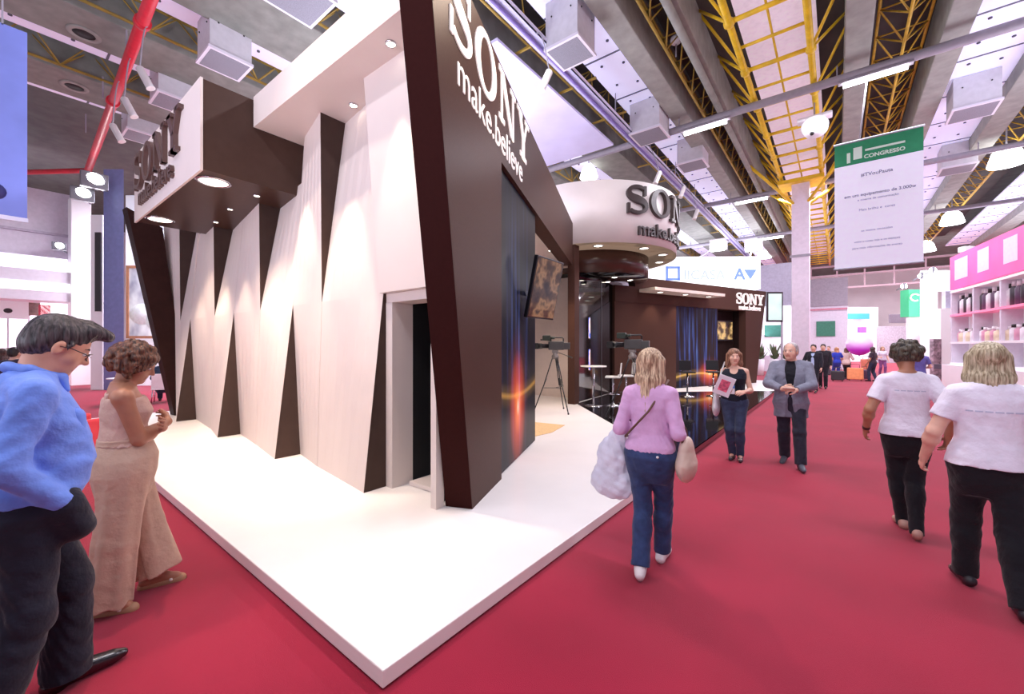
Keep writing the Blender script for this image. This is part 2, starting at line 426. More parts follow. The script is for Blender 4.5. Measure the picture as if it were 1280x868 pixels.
        P += [E((0, -.014, .035), (.076, .096, .085), .03), E((0, .02, -.03), (.063, .074, .086), .03), E((0, .030, -.082), (.048, .052, .036), .025), E((0, .070, -.1), (.020, .016, .015), .02),
              Cn((-.030, .079, .022), (.030, .079, .022), .010, .010, .012), Cn((0, .084, .012), (0, .106, -.028), .008, .0125, .01),
              E((-.012, .094, -.032), (.009, .011, .008), .006), E((.012, .094, -.032), (.009, .011, .008), .006),
              E((-.040, .050, -.032), (.028, .026, .026), .02), E((.040, .050, -.032), (.028, .026, .026), .02),
              Cn((-.021, .079, -.061), (.021, .079, -.061), .0065, .0065, .006), Cn((-.018, .079, -.072), (.018, .079, -.072), .007, .007, .006),
              E((-.031, .094, .001), (.016, .014, .009), .008, 's'), E((.031, .094, .001), (.016, .014, .009), .008, 's'),
              E((-.078, -.006, -.012), (.011, .019, .032), .008), E((.078, -.006, -.012), (.011, .019, .032), .008),
              E((-.092, .0, -.010), (.010, .010, .018), .004, 's'), E((.092, .0, -.010), (.010, .010, .018), .004, 's')]
        s.P = P
        me = s.mesh(P, res, name='body'); me.materials.append(skin)
        lm = mat('lip_'+skin.name, tuple(int(c*q) for c, q in zip(skin['rgb'], (.84, .66, .64))), .4, var=.02); me.materials.append(lm)
        n = len(me.polygons); cen = np.empty(n*3); me.polygons.foreach_get('center', cen); cen = cen.reshape(-1, 3)/k
        q = ((cen-s.hc)@R)/hk; li = (np.abs(q[:, 0]) < .026) & (q[:, 1] > .074) & (np.abs(q[:, 2]+.066) < .0125)
        me.polygons.foreach_set('material_index', li.astype(np.int32))
        s.body = link('body', me, None, s.root, local=True)
        ew = mat('eye_white', (225, 222, 218), .2, var=0); ir = mat('iris', (52, 36, 26), .15, var=0)
        for sd in (-1, 1):
            b = MB(); b.ball(tuple(T(sd*.031, .0785, .001)*k), (.0115*hk*k, .0105*hk*k, .0078*hk*k), 12, 8); e = b.build('eye', ew, s.root, local=True)
            b = MB(); b.ball(tuple(T(sd*.031, .0842, .001)*k), .0062*hk*k, 8, 6); b.build('iris', ir, e, local=True)
    def mesh(s, P, res, disp=None, name='body'):
        me = sdf_mesh(P, res, disp, name); me.transform(Matrix.Scale(s.k, 4)); return me
    def part(s, name, P, m, res=None, disp=None, parent=None, label=None):
        o = link(name, s.mesh(P, res or s.res*1.25, disp, name), m, parent or s.root, local=True)
        if label: o['label'] = label
        return o
    def E(s, c, r, k=.012, op='u'): return ell(s.T(*c), V3(*r)*s.hk, s.HR, k, op)
    def Cn(s, a, b, ra, rb, k=.01, op='u'): return cone(s.T(*a), s.T(*b), ra*s.hk, rb*s.hk, k, op=op)
    def rows(s, off=.012, z0=None, z1=None, grow=None):
        """clothing profile round the trunk between two heights"""
        st = np.array(s.st); zs = [z for z in st[:, 0] if (z0 is None or z > z0+.005) and (z1 is None or z < z1-.005)]
        if z0 is not None: zs = [z0]+zs
        if z1 is not None: zs = zs+[z1]
        out = []
        for z in zs:
            w, d, y = [float(np.interp(z, st[:, 0], st[:, c])) for c in (1, 2, 3)]; g = grow(z) if grow else 0
            out.append((z, w+off+g, d+off+g, y))
        return out
    def trousers(s, m, waist=1.0, off=.014, rk=.075, ra=.065, hem=.06, name='trousers', thigh=.098, disp=None, res=None, hipoff=.0, extra=()):
        rw = s.rows(off+hipoff, s.st[0][0], waist+s.dz); z, w, d, y = rw[0]; rw = [(z-.10, w*.72, d*.45, y), (z-.04, w*.93, d*.8, y)]+rw
        P = [loft(rw, .05, s.lean, .905+s.dz, (s.yaw[0], s.yaw[0]+(s.yaw[1]-s.yaw[0])*.3))]
        for i in (0, 1):
            d = nrm(s.an[i]-s.kn[i]); e = s.an[i]-d*(hem-.06)
            P += [cone(s.hip[i], s.kn[i], thigh, rk, .035), cone(s.kn[i], e, rk, ra, .03, capb=1)]; m_ = s.kn[i]*.68+s.an[i]*.32; P.append(ell(m_-V3(0, .014, 0), (.054, .06, .09), None, .05))
        return s.part(name, P+list(extra), m, res, disp or wrinkle(.0035, 1.3, 2.))
    def shoes(s, m, h=1., L=.16, label=None, toe_r=.028):
        for i in (0, 1):
            f = s.toe[i]; a = s.an[i]; dn = V3(0, 0, -1) if abs(f[2]) < .35 else nrm(np.cross(np.cross(f, V3(0, 0, -1)), f))
            P = [cone(a-f*.05+dn*.05, a+f*L+dn*.055, .036, toe_r, .02), cone(a-f*.02+dn*.02, a+f*(L-.04)+dn*.05, .042*h, .032, .02), cone(a-f*.045+dn*.06, a-f*.03+dn*.075, .03, .03, .012)]
            s.part('shoe', P, m, s.res, label=label)
# ---------------------------------------------------------------- materials of the place
M = {}
M['white'] = mat('white_board', (226, 211, 202), .5, var=.008, scale=3)
M['stand_white'] = mat('white_laminate', (240, 234, 230), .3, var=.015, scale=2)
M['brown'] = mat('dark_brown_board', (72, 49, 42), .36, var=.04, scale=60, bump=.04, bscale=220, spec=.03)
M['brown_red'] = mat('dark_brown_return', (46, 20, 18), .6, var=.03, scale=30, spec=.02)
M['brown_grey'] = mat('taupe_return', (68, 54, 49), .6, var=.03, spec=.03)
M['black'] = mat('black_plastic', (20, 20, 22), .35, var=.03)
M['black_matte'] = mat('black_matte', (12, 11, 12), .7, var=.03)
M['black_gloss'] = mat('black_glass', (14, 12, 13), .06, var=0, spec=.6)
M['chrome'] = mat('chrome', (205, 205, 210), .18, metal=1, var=0)
M['grey_metal'] = mat('grey_metal', (120, 120, 128), .4, metal=.6, var=.03)
M['lamp'] = mat('lamp_glow', (255, 244, 225), .4, var=0, emit=14)
M['lamp_soft'] = mat('lamp_lens', (255, 246, 232), .4, var=0, emit=5)
M['letter_white'] = mat('white_letter', (255, 246, 240), .4, var=0, emit=.35)
M['letter_dark'] = mat('dark_letter', (58, 46, 44), .35, var=.02)
M['letter_brown'] = mat('brown_letter', (84, 58, 52), .35, var=.02)
def glow_panel(name, dark, streaks, burst, horiz, strength, ufade=None, hcol=(235, 175, 80)):
    """back-lit print: vertical streaks of light over a burst (generated coordinates u across, v up)"""
    m = bpy.data.materials.new(name); m.use_nodes = True; nt = m.node_tree; b = nt.nodes['Principled BSDF']
    N = lambda t: nt.nodes.new(t); L = nt.links.new
    at = N('ShaderNodeAttribute'); at.attribute_name = 'UVMap'
    sx = N('ShaderNodeSeparateXYZ'); L(at.outputs['Vector'], sx.inputs[0])
    def math_(op, a, bb=None):
        n = N('ShaderNodeMath'); n.operation = op
        for i, v in enumerate((a, bb)):
            if v is None: continue
            if isinstance(v, (int, float)): n.inputs[i].default_value = v
            else: L(v, n.inputs[i])
        return n.outputs[0]
    cmb = N('ShaderNodeCombineXYZ'); L(math_('MULTIPLY', sx.outputs[0], 1.), cmb.inputs[0]); L(math_('MULTIPLY', sx.outputs[1], .06), cmb.inputs[1])
    n1 = N('ShaderNodeTexNoise'); n1.inputs['Scale'].default_value = 17; n1.inputs['Detail'].default_value = 4; L(cmb.outputs[0], n1.inputs['Vector'])
    cr = N('ShaderNodeValToRGB'); L(n1.outputs[0], cr.inputs[0]); e = cr.color_ramp.elements
    e[0].position = .42; e[0].color = lin(dark); e[1].position = .74; e[1].color = lin(streaks[-1])
    for i, c in enumerate(streaks[:-1]):
        q = cr.color_ramp.elements.new(.5+.09*i); q.color = lin(c)
    # streaks fade towards the top and the sides
    fade = N('ShaderNodeValToRGB'); L(sx.outputs[1], fade.inputs[0]); f = fade.color_ramp.elements
    f[0].position = 0; f[0].color = (.15, .15, .15, 1); f[1].position = 1; f[1].color = (.18, .18, .18, 1)
    q = f.new(.45) if hasattr(f, 'new') else None
    if q: q.color = (1, 1, 1, 1)
    mx = N('ShaderNodeMix'); mx.data_type = 'RGBA'; mx.blend_type = 'MULTIPLY'; mx.inputs[0].default_value = 1; L(cr.outputs[0], mx.inputs[6]); L(fade.outputs[0], mx.inputs[7])
    base = mx.outputs[2]
    if ufade:
        uf = N('ShaderNodeValToRGB'); L(math_('MULTIPLY', math_('ABSOLUTE', math_('SUBTRACT', sx.outputs[0], ufade[0])), ufade[1]), uf.inputs[0]); g = uf.color_ramp.elements
        g[0].position = .0; g[0].color = (1, 1, 1, 1); g[1].position = 1; g[1].color = (.12, .12, .14, 1)
        m2 = N('ShaderNodeMix'); m2.data_type = 'RGBA'; m2.blend_type = 'MULTIPLY'; m2.inputs[0].default_value = 1; L(base, m2.inputs[6]); L(uf.outputs[0], m2.inputs[7]); base = m2.outputs[2]
    # burst
    dx = math_('MULTIPLY', math_('SUBTRACT', sx.outputs[0], burst[0]), burst[2]); dy = math_('MULTIPLY', math_('SUBTRACT', sx.outputs[1], burst[1]), burst[3])
    r = math_('SQRT', math_('ADD', math_('MULTIPLY', dx, dx), math_('MULTIPLY', dy, dy)))
    br = N('ShaderNodeValToRGB'); L(r, br.inputs[0]); g = br.color_ramp.elements
    g[0].position = 0; g[0].color = lin((255, 225, 190)); g[1].position = 1; g[1].color = (0, 0, 0, 1)
    for p, c in ((.12, (255, 120, 60)), (.35, (190, 60, 30)), (.7, (60, 18, 14))): q = g.new(p); q.color = lin(c)
    # horizon arc
    ar = math_('ABSOLUTE', math_('SUBTRACT', math_('ADD', sx.outputs[1], math_('MULTIPLY', math_('MULTIPLY', math_('SUBTRACT', sx.outputs[0], .5), math_('SUBTRACT', sx.outputs[0], .5)), horiz[2])), horiz[0]))
    hr = N('ShaderNodeValToRGB'); L(math_('MULTIPLY', ar, horiz[1]), hr.inputs[0]); h = hr.color_ramp.elements
    h[0].position = 0; h[0].color = lin(hcol); h[1].position = 1; h[1].color = (0, 0, 0, 1); q = h.new(.3); q.color = lin(tuple(int(c*.45) for c in hcol))
    def add(a, c):
        n = N('ShaderNodeMix'); n.data_type = 'RGBA'; n.blend_type = 'ADD'; n.inputs[0].default_value = 1; L(a, n.inputs[6]); L(c, n.inputs[7]); return n.outputs[2]
    col = add(add(base, br.outputs[0]), hr.outputs[0])
    L(col, b.inputs['Emission Color']); b.inputs['Emission Strength'].default_value = strength
    b.inputs['Base Color'].default_value = (.01, .01, .012, 1); b.inputs['Roughness'].default_value = .3; b.inputs['Specular IOR Level'].default_value = .04
    return m
def uv_panel(name, corners, m, parent):
    """flat picture panel: corners bottom-left, bottom-right, top-right, top-left, with a UV map"""
    me = bpy.data.meshes.new(name); off = _off(parent) if parent else Vector((0, 0, 0))
    me.from_pydata([tuple(Vector(c)-off) for c in corners], [], [(0, 1, 2, 3)])
    uv = me.uv_layers.new(name='UVMap')
    for l, c in zip(uv.data, ((0, 0), (1, 0), (1, 1), (0, 1))): l.uv = c
    me.materials.append(m); o = bpy.data.objects.new(name, me); C.objects.link(o); o.parent = parent
    return o
def spot(name, loc, target, energy, color, angle, blend=.6, size=.05, parent=None):
    l = bpy.data.lights.new(name, 'SPOT'); l.energy = energy; l.color = lin(color)[:3]; l.spot_size = math.radians(angle); l.spot_blend = blend; l.shadow_soft_size = size
    o = bpy.data.objects.new(name, l); C.objects.link(o); o.location = loc
    o.rotation_euler = (Vector(target)-Vector(loc)).to_track_quat('-Z', 'Y').to_euler(); return o
WARM = (255, 226, 200)
def downlight(c, r, parent, m='lamp', trim='chrome', z_dir=-1):
    b = MB(); b.lathe([(r*1.22, 0), (r*1.22, -.012), (r, -.018), (r, -.004)], c, 20); f = b.build('downlight', M[trim], parent)
    b = MB(); b.lathe([(0.0, -.008), (r*.98, -.008), (r*.98, -.002)], c, 20); b.build('lamp', M[m], f)
    return f
PZ = .1                                     # height of the stand's floor
# ---------------------------------------------------------------- the stand's floor
pl = thing('stage_platform', 'low white stage floor of the exhibition stand with a sharp front corner on red carpet', 'platform', (-1.68, 1.165, 0))
b = MB(); b.hexa([(-1.68, 1.165, .012), (-1.68, 22, .012), (-12.5, 22, .012), (-12.5, 1.31, .012)], [(-1.68, 1.165, PZ), (-1.68, 22, PZ), (-12.5, 22, PZ), (-12.5, 1.31, PZ)], .006)
b.build('deck', M['stand_white'], pl)
b = MB(); b.hexa([(-1.70, 1.19, 0), (-1.70, 21.9, 0), (-12.4, 21.9, 0), (-12.4, 1.34, 0)], [(-1.70, 1.19, .02), (-1.70, 21.9, .02), (-12.4, 21.9, .02), (-12.4, 1.34, .02)])
b.build('plinth', mat('plinth_dark', (70, 40, 42), .6), pl)
bf = thing('glossy_floor', 'glossy black stage floor between the two white stage areas reflecting the lit wall', 'floor panel', (-3.5, 10, PZ))
pts = [(-1.665, 5.7), (-1.665, 16.95), (-3.97, 14.8), (-5.86, 12.9), (-5.5, 9.85)]
b = MB(); b.hexa([(x, y, PZ+.001) for x, y in pts], [(x, y, PZ+.006) for x, y in pts]); b.build('top_sheet', M['black_gloss'], bf)
b = MB(); b.box((-1.678, 5.7, .015), (-1.665, 16.95, PZ+.006)); b.build('edge_strip', M['black_gloss'], bf)
rug = [on_z(u, v, PZ+.004) for u, v in ((664, 528), (706, 532), (690, 541), (664, 547))]
b = MB(); b.slab([tuple(p) for p in rug], (0, 0, 1), .008); tag(b.build('floor_mat', mat('tan_mat', (222, 184, 130), .6, scale=30)), 'small tan mat on the white stage floor beside the back-lit panel', 'mat')
# ---------------------------------------------------------------- folded wall
US = [-11.3, -9.15, -7.1, -5.2]; LS = [-10.6, -8.2, -6.0, -3.88]
ZT = {0: 3.95}
fw = thing('folded_wall', 'tall white zigzag folded wall with dark wedge slots along the stage front', 'wall', (-7.5, 2.7, PZ))
seams = sorted([(x, 'U') for x in US]+[(x, 'L') for x in LS])
MID = 2.2
def edges(x, kind):
    zt = 4.62 if x > -6.2 else (4.0 if x > -10.2 else 4.4)
    if kind == 'U': return dict(zt=zt, lb=2.64, lm=2.70, lt=2.68, rb=2.64, rm=2.70, rt=3.02)
    return dict(zt=zt, lb=2.46, lm=2.70, lt=2.86, rb=2.80, rm=2.70, rt=2.86)
prev = (-11.75, dict(zt=4.0, rb=2.72, rm=2.62, rt=2.50))
wallm = M['white']
for x, kd in seams:
    e = edges(x, kd); px_, pe = prev; zt = e['zt'] if x > -5.9 else (4.0 if x > -10.2 else 4.4)
    zl = zt
    b = MB(); t = .03; z0 = PZ; xr = x-.004; xl = px_+.004
    n = 6                                    # the sheets are warped: split them into strips
    for i in range(n):
        f0, f1 = i/n, (i+1)/n
        def row(f):
            X = xl+(xr-xl)*f; Yb = pe['rb']+(e['lb']-pe['rb'])*f; Ym = pe['rm']+(e['lm']-pe['rm'])*f; Yt = pe['rt']+(e['lt']-pe['rt'])*f
            return X, Yb, Ym, Yt
        (X0, b0, m0, t0), (X1, b1, m1, t1) = row(f0), row(f1)
        b.hexa([(X0, b0, z0), (X1, b1, z0), (X1, b1+t, z0), (X0, b0+t, z0)], [(X0, m0, MID), (X1, m1, MID), (X1, m1+t, MID), (X0, m0+t, MID)])
        b.hexa([(X0, m0, MID), (X1, m1, MID), (X1, m1+t, MID), (X0, m0+t, MID)], [(X0, t0, zl), (X1, t1, zl), (X1, t1+t, zl), (X0, t0+t, zl)])
    b.build('panel', wallm, fw)
    b = MB()
    if kd == 'U': b.hexa([(x-.003, 2.70, MID), (x+.003, 2.70, MID), (x+.003, 2.73, MID), (x-.003, 2.73, MID)], [(x-.003, 2.682, zt), (x+.003, 2.682, zt), (x+.003, 3.04, zt), (x-.003, 3.04, zt)])
    else: b.hexa([(x-.003, 2.462, PZ), (x+.003, 2.462, PZ), (x+.003, 2.82, PZ), (x-.003, 2.82, PZ)], [(x-.003, 2.70, MID), (x+.003, 2.70, MID), (x+.003, 2.73, MID), (x-.003, 2.73, MID)])
    b.build('wedge_return', M['brown_grey'], fw)
    prev = (x, e)
# piece over and beside the doorway
b = MB(); b.hexa([(-3.88, 2.64, MID), (-2.91, 2.64, MID), (-2.95, 2.72, MID), (-3.88, 2.72, MID)], [(-4.16, 2.64, 4.62), (-2.91, 2.64, 4.62), (-2.95, 2.72, 4.62), (-4.16, 2.72, 4.62)])
b.build('over_door_panel', wallm, fw)
b = MB(); b.box((-3.02, 2.62, PZ), (-2.945, 2.72, MID)); b.build('door_cheek', wallm, fw)
dr = thing('doorway', 'dark open doorway with a white reveal beside the leaning brown pillar', 'doorway', (-3.4, 2.75, PZ))
b = MB(); b.box((-3.87, 2.725, PZ), (-3.76, 3.0, MID-.101)); b.build('jamb', wallm, dr)
b = MB(); b.box((-3.86, 2.725, MID-.10), (-3.06, 3.0, MID-.002)); b.build('lintel', wallm, dr)
b = MB(); b.box((-3.76, 3.55, PZ), (-3.33, 3.6, MID)); b.box((-3.79, 3.0, PZ), (-3.765, 3.6, MID)); b.hexa([(-3.06, 2.8, PZ), (-3.04, 2.8, PZ), (-3.32, 3.6, PZ), (-3.34, 3.6, PZ)], [(-3.06, 2.8, MID), (-3.04, 2.8, MID), (-3.32, 3.6, MID), (-3.34, 3.6, MID)]); b.box((-3.76, 3.0, MID-.02), (-3.3, 3.6, MID+.02))
b.build('dark_recess', M['black_matte'], dr)
b = MB(); b.box((-3.7, 2.9, PZ+.002), (-3.2, 3.2, PZ+.05), .01); b.build('threshold', wallm, dr)
# ---------------------------------------------------------------- canopy with lamps, over the folded wall
cn = thing('white_canopy', 'white canopy beam with recessed lamps spanning from sign box to brown portal', 'canopy', (-4.5, 2.5, 4.62))
b = MB(); b.hexa([(-6.27, 2.3, 4.62), (-2.78, 2.3, 4.62), (-3.2, 3.3, 4.62), (-6.27, 3.3, 4.62)], [(-6.27, 2.3, 5.03), (-2.78, 2.3, 5.03), (-3.2, 3.3, 5.03), (-6.27, 3.3, 5.03)]); b.build('beam', M['white'], cn)
for p in ((-3.47, 2.5, 4.62), (-4.72, 2.85, 4.62)): downlight(p, .045, cn)
# ---------------------------------------------------------------- sign box
sb = thing('sign_box', 'overhanging dark box with white lettered front and downlights on the folded wall', 'sign box', (-8, 2.0, 3.86))
X0, X1, Y0, Y1, Z0, Z1 = -9.87, -6.29, 1.73, 3.3, 3.86, 5.0
b = MB(); b.box((X0, Y0, Z0), (X1, Y1, Z1)); b.build('box', mat('sign_box_brown', (70, 52, 45), .3, var=.03, spec=.08), sb)
b = MB(); b.box((X0-.01, Y0-.03, Z0-.02), (X1+.01, Y0-.001, Z1+.01)); b.build('front_board', M['white'], sb)
f = plane_map((-9.62, Y0-.03, 4.32), (1, 0, 0), (0, 0, 1), (0, -1, 0))
word_SONY(f, .58, .06, M['letter_brown'], sb, .12)
f2 = plane_map((-9.35, Y0-.03, 4.03), (1, 0, 0), (0, 0, 1), (0, -1, 0))
link('slogan', text_mesh('make.believe', .38, .05, f2, bold=.004), M['letter_brown'], sb)
for p in ((-6.65, 1.95, Z0), (-9.35, 1.95, Z0)):
    downlight(p, .17, sb, 'lamp_soft', 'chrome')
for p in ((-7.75, 2.5, Z0), (-8.75, 2.6, Z0), (-6.75, 2.52, Z0)): downlight(p, .04, sb)
# ---------------------------------------------------------------- near portal
P0 = Vector((-2.69, 2.84, 0)); DD = Vector((-.38, .925, 0)).normalized(); NN = Vector((.925, .38, 0)).normalized()
pt = lambda t, z, n=0.: tuple(P0+DD*t+NN*n+Vector((0, 0, z)))
po = thing('leaning_portal', 'big dark brown leaning portal with white lettering on its top beam, nearest to camera', 'portal', tuple(P0))
po.location.z = PZ
b = MB(); b.hexa([pt(0, PZ), pt(.93, PZ), pt(.93, PZ, -.27), pt(0, PZ, -.27)], [pt(-.95, 4.86), pt(.93, 4.86), pt(.93, 4.86, -.27), pt(-.95, 4.86, -.27)]); b.build('pillar', M['brown'], po)
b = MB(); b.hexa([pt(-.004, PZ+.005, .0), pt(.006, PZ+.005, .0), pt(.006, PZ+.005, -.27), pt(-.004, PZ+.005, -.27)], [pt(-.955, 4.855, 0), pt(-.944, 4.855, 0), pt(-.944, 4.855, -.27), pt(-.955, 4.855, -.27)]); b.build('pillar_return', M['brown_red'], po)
b = MB(); b.hexa([pt(.93, 3.75), pt(7.25, 3.75), pt(7.25, 3.75, -.27), pt(.93, 3.75, -.27)], [pt(.93, 4.86), pt(7.25, 4.86), pt(7.25, 4.86, -.27), pt(.93, 4.86, -.27)]); b.build('top_beam', M['brown'], po)
f = plane_map(pt(-.55, 4.21, .0), DD, (0, 0, 1), NN)
word_SONY(f, .60, .012, M['letter_white'], po, .15)
f = plane_map(pt(-.38, 3.87, .0), DD, (0, 0, 1), NN)
link('slogan', text_mesh('make.believe', .43, .008, f, spacing=1.02), M['letter_white'], po)
b = MB(); b.hexa([pt(.93, PZ, -.06), pt(2.95, PZ, -.06), pt(2.95, PZ, -.27), pt(.93, PZ, -.27)], [pt(.93, 3.75, -.06), pt(2.95, 3.75, -.06), pt(2.95, 3.75, -.27), pt(.93, 3.75, -.27)]); b.build('panel_core', M['black'], po)
gm = glow_panel('near_print', (10, 9, 14), [(16, 18, 40), (40, 50, 100), (90, 120, 190)], (.46, .19, 3.3, 3.2), (.235, 22, -.12), .9, (.46, 2.2), (176, 124, 52))
uv_panel('backlit_print', [pt(.94, PZ+.01, -.05), pt(2.94, PZ+.01, -.05), pt(2.94, 3.74, -.05), pt(.94, 3.74, -.05)], gm, po)
# television on the print
def screen_mat(name, cols, scale, strength):
    m = bpy.data.materials.new(name); m.use_nodes = True; nt = m.node_tree; bs = nt.nodes['Principled BSDF']
    tc = nt.nodes.new('ShaderNodeTexCoord'); n = nt.nodes.new('ShaderNodeTexNoise'); n.inputs['Scale'].default_value = scale; n.inputs['Detail'].default_value = 2
    nt.links.new(tc.outputs['Generated'], n.inputs['Vector']); cr = nt.nodes.new('ShaderNodeValToRGB'); nt.links.new(n.outputs[0], cr.inputs[0])
    e = cr.color_ramp.elements; e[0].position = .3; e[0].color = lin(cols[0]); e[1].position = .7; e[1].color = lin(cols[-1])
    for i, c in enumerate(cols[1:-1]): q = e.new(.3+.4*(i+1)/(len(cols)-1)); q.color = lin(c)
    nt.links.new(cr.outputs[0], bs.inputs['Emission Color']); bs.inputs['Emission Strength'].default_value = strength; bs.inputs['Base Color'].default_value = (.01, .01, .01, 1); bs.inputs['Roughness'].default_value = .15
    return m
tvc = P0+DD*2.35+NN*.22+Vector((0, 0, 2.47))
tv = thing('television', 'flat television on a wall arm in front of the near back-lit panel, showing brown scenery', 'television', tuple(tvc))
ax = (DD*.93+NN*.36).normalized(); nz = Vector((NN.x*.93-DD.x*.36, NN.y*.93-DD.y*.36, -.22)).normalized(); ay = nz.cross(ax).normalized()
b = MB(); b.obox(tvc, (.36, .44, .03), ax, ay, .008); b.build('case', M['black'], tv)
b = MB(); b.obox(tvc+nz*.031, (.335, .415, .003), ax, ay); b.build('screen', screen_mat('tv_picture', [(18, 14, 12), (70, 48, 32), (150, 110, 78), (30, 36, 34)], 3.2, .8), tv)
b = MB(); b.bar(tvc-nz*.03, P0+DD*2.3-NN*.05+Vector((0, 0, 2.4)), .06); b.build('wall_arm', M['grey_metal'], tv)
# rooms of the stand behind the portal
iw = thing('inner_wall', 'plain cream wall inside the stand behind the tripod camera', 'wall', (-7.5, 10.9, PZ))
b = MB(); b.box((-11.4, 10.86, PZ), (-6.0, 10.98, 3.86)); b.build('board', mat('cream_wall', (238, 222, 212), .6, var=.015), iw)
sw = thing('side_partition', 'cream partition inside the stand behind the back-lit panel', 'wall', (-11.4, 7, PZ)); b = MB(); b.box((-11.5, 3.1, PZ), (-11.4, 10.9, 3.86)); b.build('board', _mats['cream_wall'], sw)
cl = thing('stand_soffit', 'cream ceiling panel with round lamps inside the stand behind the portal', 'soffit', (-7, 8, 3.88))
def fl(y): return -2.69-.4108*(y-2.84)-.31
b = MB(); b.hexa([(-11.4, 3.35, 3.88), (fl(3.35), 3.35, 3.88), (fl(9.4), 9.4, 3.88), (-6.1, 10.85, 3.88), (-11.4, 10.85, 3.88)], [(-11.4, 3.35, 3.98), (fl(3.35), 3.35, 3.98), (fl(9.4), 9.4, 3.98), (-6.1, 10.85, 3.98), (-11.4, 10.85, 3.98)]); b.build('board', _mats['cream_wall'], cl)
for u, v in ((690, 313), (690, 300)): downlight(tuple(on_z(u, v, 3.88)), .09, cl, 'lamp_soft')
bm_ = thing('cross_beam', 'brown beam under the cream ceiling panel behind the portal', 'beam', (-8, 9.2, 3.6)); b = MB(); b.box((-11.38, 9.5, 3.55), (-5.85, 9.7, 3.87)); b.build('beam', M['brown'], bm_)
downlight(tuple(on_z(698, 336, 3.55)), .08, bm_, 'lamp_soft')
ps = thing('corner_post', 'slim brown post where the portal beam ends under the round drum sign', 'post', (-5.55, 9.8, PZ)); b = MB(); b.box((-5.66, 9.66, PZ), (-5.45, 9.9, 4.33)); b.build('post', M['brown'], ps)
# ---------------------------------------------------------------- drum sign
dc = Vector((-6.2, 12.06, 0)); dr_ = 2.54; dz_ = 4.34
dm = thing('drum_sign', 'round white drum sign with raised dark lettering above the stand centre', 'sign', (dc.x, dc.y, dz_))
b = MB(); b.lathe([(dr_, dz_), (dr_, 5.97), (dr_-.04, 5.97), (dr_-.04, dz_+.02)], dc, 96); b.build('drum_wall', mat('drum_white', (226, 216, 212), .45, var=.02, scale=2), dm)
b = MB(); b.lathe([(dr_, dz_), (1.75, dz_), (1.75, dz_+.05), (dr_-.01, dz_+.05)], dc, 96); b.build('soffit_ring', mat('ring_cream_glow', (216, 200, 188), .35, var=.02, emit=.12, ecol=(216, 190, 170)), dm)  # faint ring emission stands in for light bounced up from the floor
b = MB(); b.lathe([(0, 3.72), (1.74, 3.72), (1.74, dz_+.02), (0, dz_+.02)], dc, 64); b.build('bulkhead', mat('brown_satin', (74, 48, 40), .22, var=.02, spec=.3), dm)
b = MB(); b.lathe([(0, 3.70), (1.70, 3.70), (1.70, 3.718), (0, 3.718)], dc, 64); b.build('black_ceiling', M['black_gloss'], dm)
def cyl(ph0, z0): return lambda x, y, z: Vector((dc.x+(dr_+z)*math.cos(ph0+x/dr_), dc.y+(dr_+z)*math.sin(ph0+x/dr_), z0+y))
word_SONY(cyl(math.radians(-43), 5.1), .72, .10, M['letter_dark'], dm, .14)
link('slogan', text_mesh('make.believe', .50, .07, cyl(math.radians(-35.5), 4.55), spacing=1.0, bold=.004), M['letter_dark'], dm)
for a in (-58, -22, 8, 38): downlight((dc.x+2.18*math.cos(math.radians(a)), dc.y+2.18*math.sin(math.radians(a)), dz_), .12, dm, 'lamp_soft')
for x, y in ((-.85, .55), (-.2, .05), (.4, .9), (.85, .3), (-.45, 1.15), (1.0, 1.0)): downlight((dc.x+x*1.15, dc.y+y*1.1-.75, 3.70), .085, dm, 'lamp')
# ---------------------------------------------------------------- dark glass room and far portal
gw = thing('glass_wall', 'dark glass wall under the drum sign with two small blue screens', 'wall', (-6, 11.9, PZ))
b = MB(); b.hexa([(-5.66, 9.92, PZ), (-5.58, 9.92, PZ), (-5.88, 12.95, PZ), (-5.98, 12.95, PZ)], [(-5.66, 9.92, 3.69), (-5.58, 9.92, 3.69), (-5.88, 12.95, 3.69), (-5.98, 12.95, 3.69)]); b.build('pane', M['black_gloss'], gw)
for y in (11.9,): b = MB(); b.box((-5.80, y-.02, PZ), (-5.765, y+.02, 3.68)); b.build('joint', M['black'], gw)
bs_ = screen_mat('blue_screen', [(20, 40, 170), (40, 90, 230), (240, 200, 190), (230, 120, 60)], 2.4, 1.6)
for v in (410, 450):
    p = on_x(734, v, -5.68)
    ms = thing('wall_screen', 'small glowing blue screen on the dark glass, %s' % ('upper of two' if v == 410 else 'lower of two'), 'screen', tuple(p), 0, 'blue screens on the dark glass')
    b = MB(); b.obox(p-Vector((.012, 0, 0)), (.012, .2, .33), (1, 0, 0), (0, 1, 0)); b.build('case', M['black'], ms)
    b = MB(); b.obox(p+Vector((.003, 0, 0)), (.003, .18, .30), (1, 0, 0), (0, 1, 0)); b.build('screen', bs_, ms)
Q0 = Vector((-2.7, 20.3, 0)); EE = Vector((-.384, -.923, 0)).normalized(); NF = Vector((.923, -.384, 0)).normalized()
qt = lambda s, z, n=0.: tuple(Q0+EE*s+NF*n+Vector((0, 0, z)))
fp = thing('far_portal', 'far brown leaning portal with small white lettering at the right end of the stand', 'portal', tuple(Q0)); fp.location.z = PZ
HB = 3.13; HT = 4.02
def bx(s0, s1, z0, z1, n0, n1, name, m, lean=0.):
    b = MB(); b.hexa([qt(s0, z0, n0), qt(s1, z0, n0), qt(s1, z0, n1), qt(s0, z0, n1)], [qt(s0-lean, z1, n0), qt(s1, z1, n0), qt(s1, z1, n1), qt(s0-lean, z1, n1)]); return b.build(name, m, fp)
bx(0, .75, PZ, HT, 0, -.3, 'pillar', M['brown'], .75)
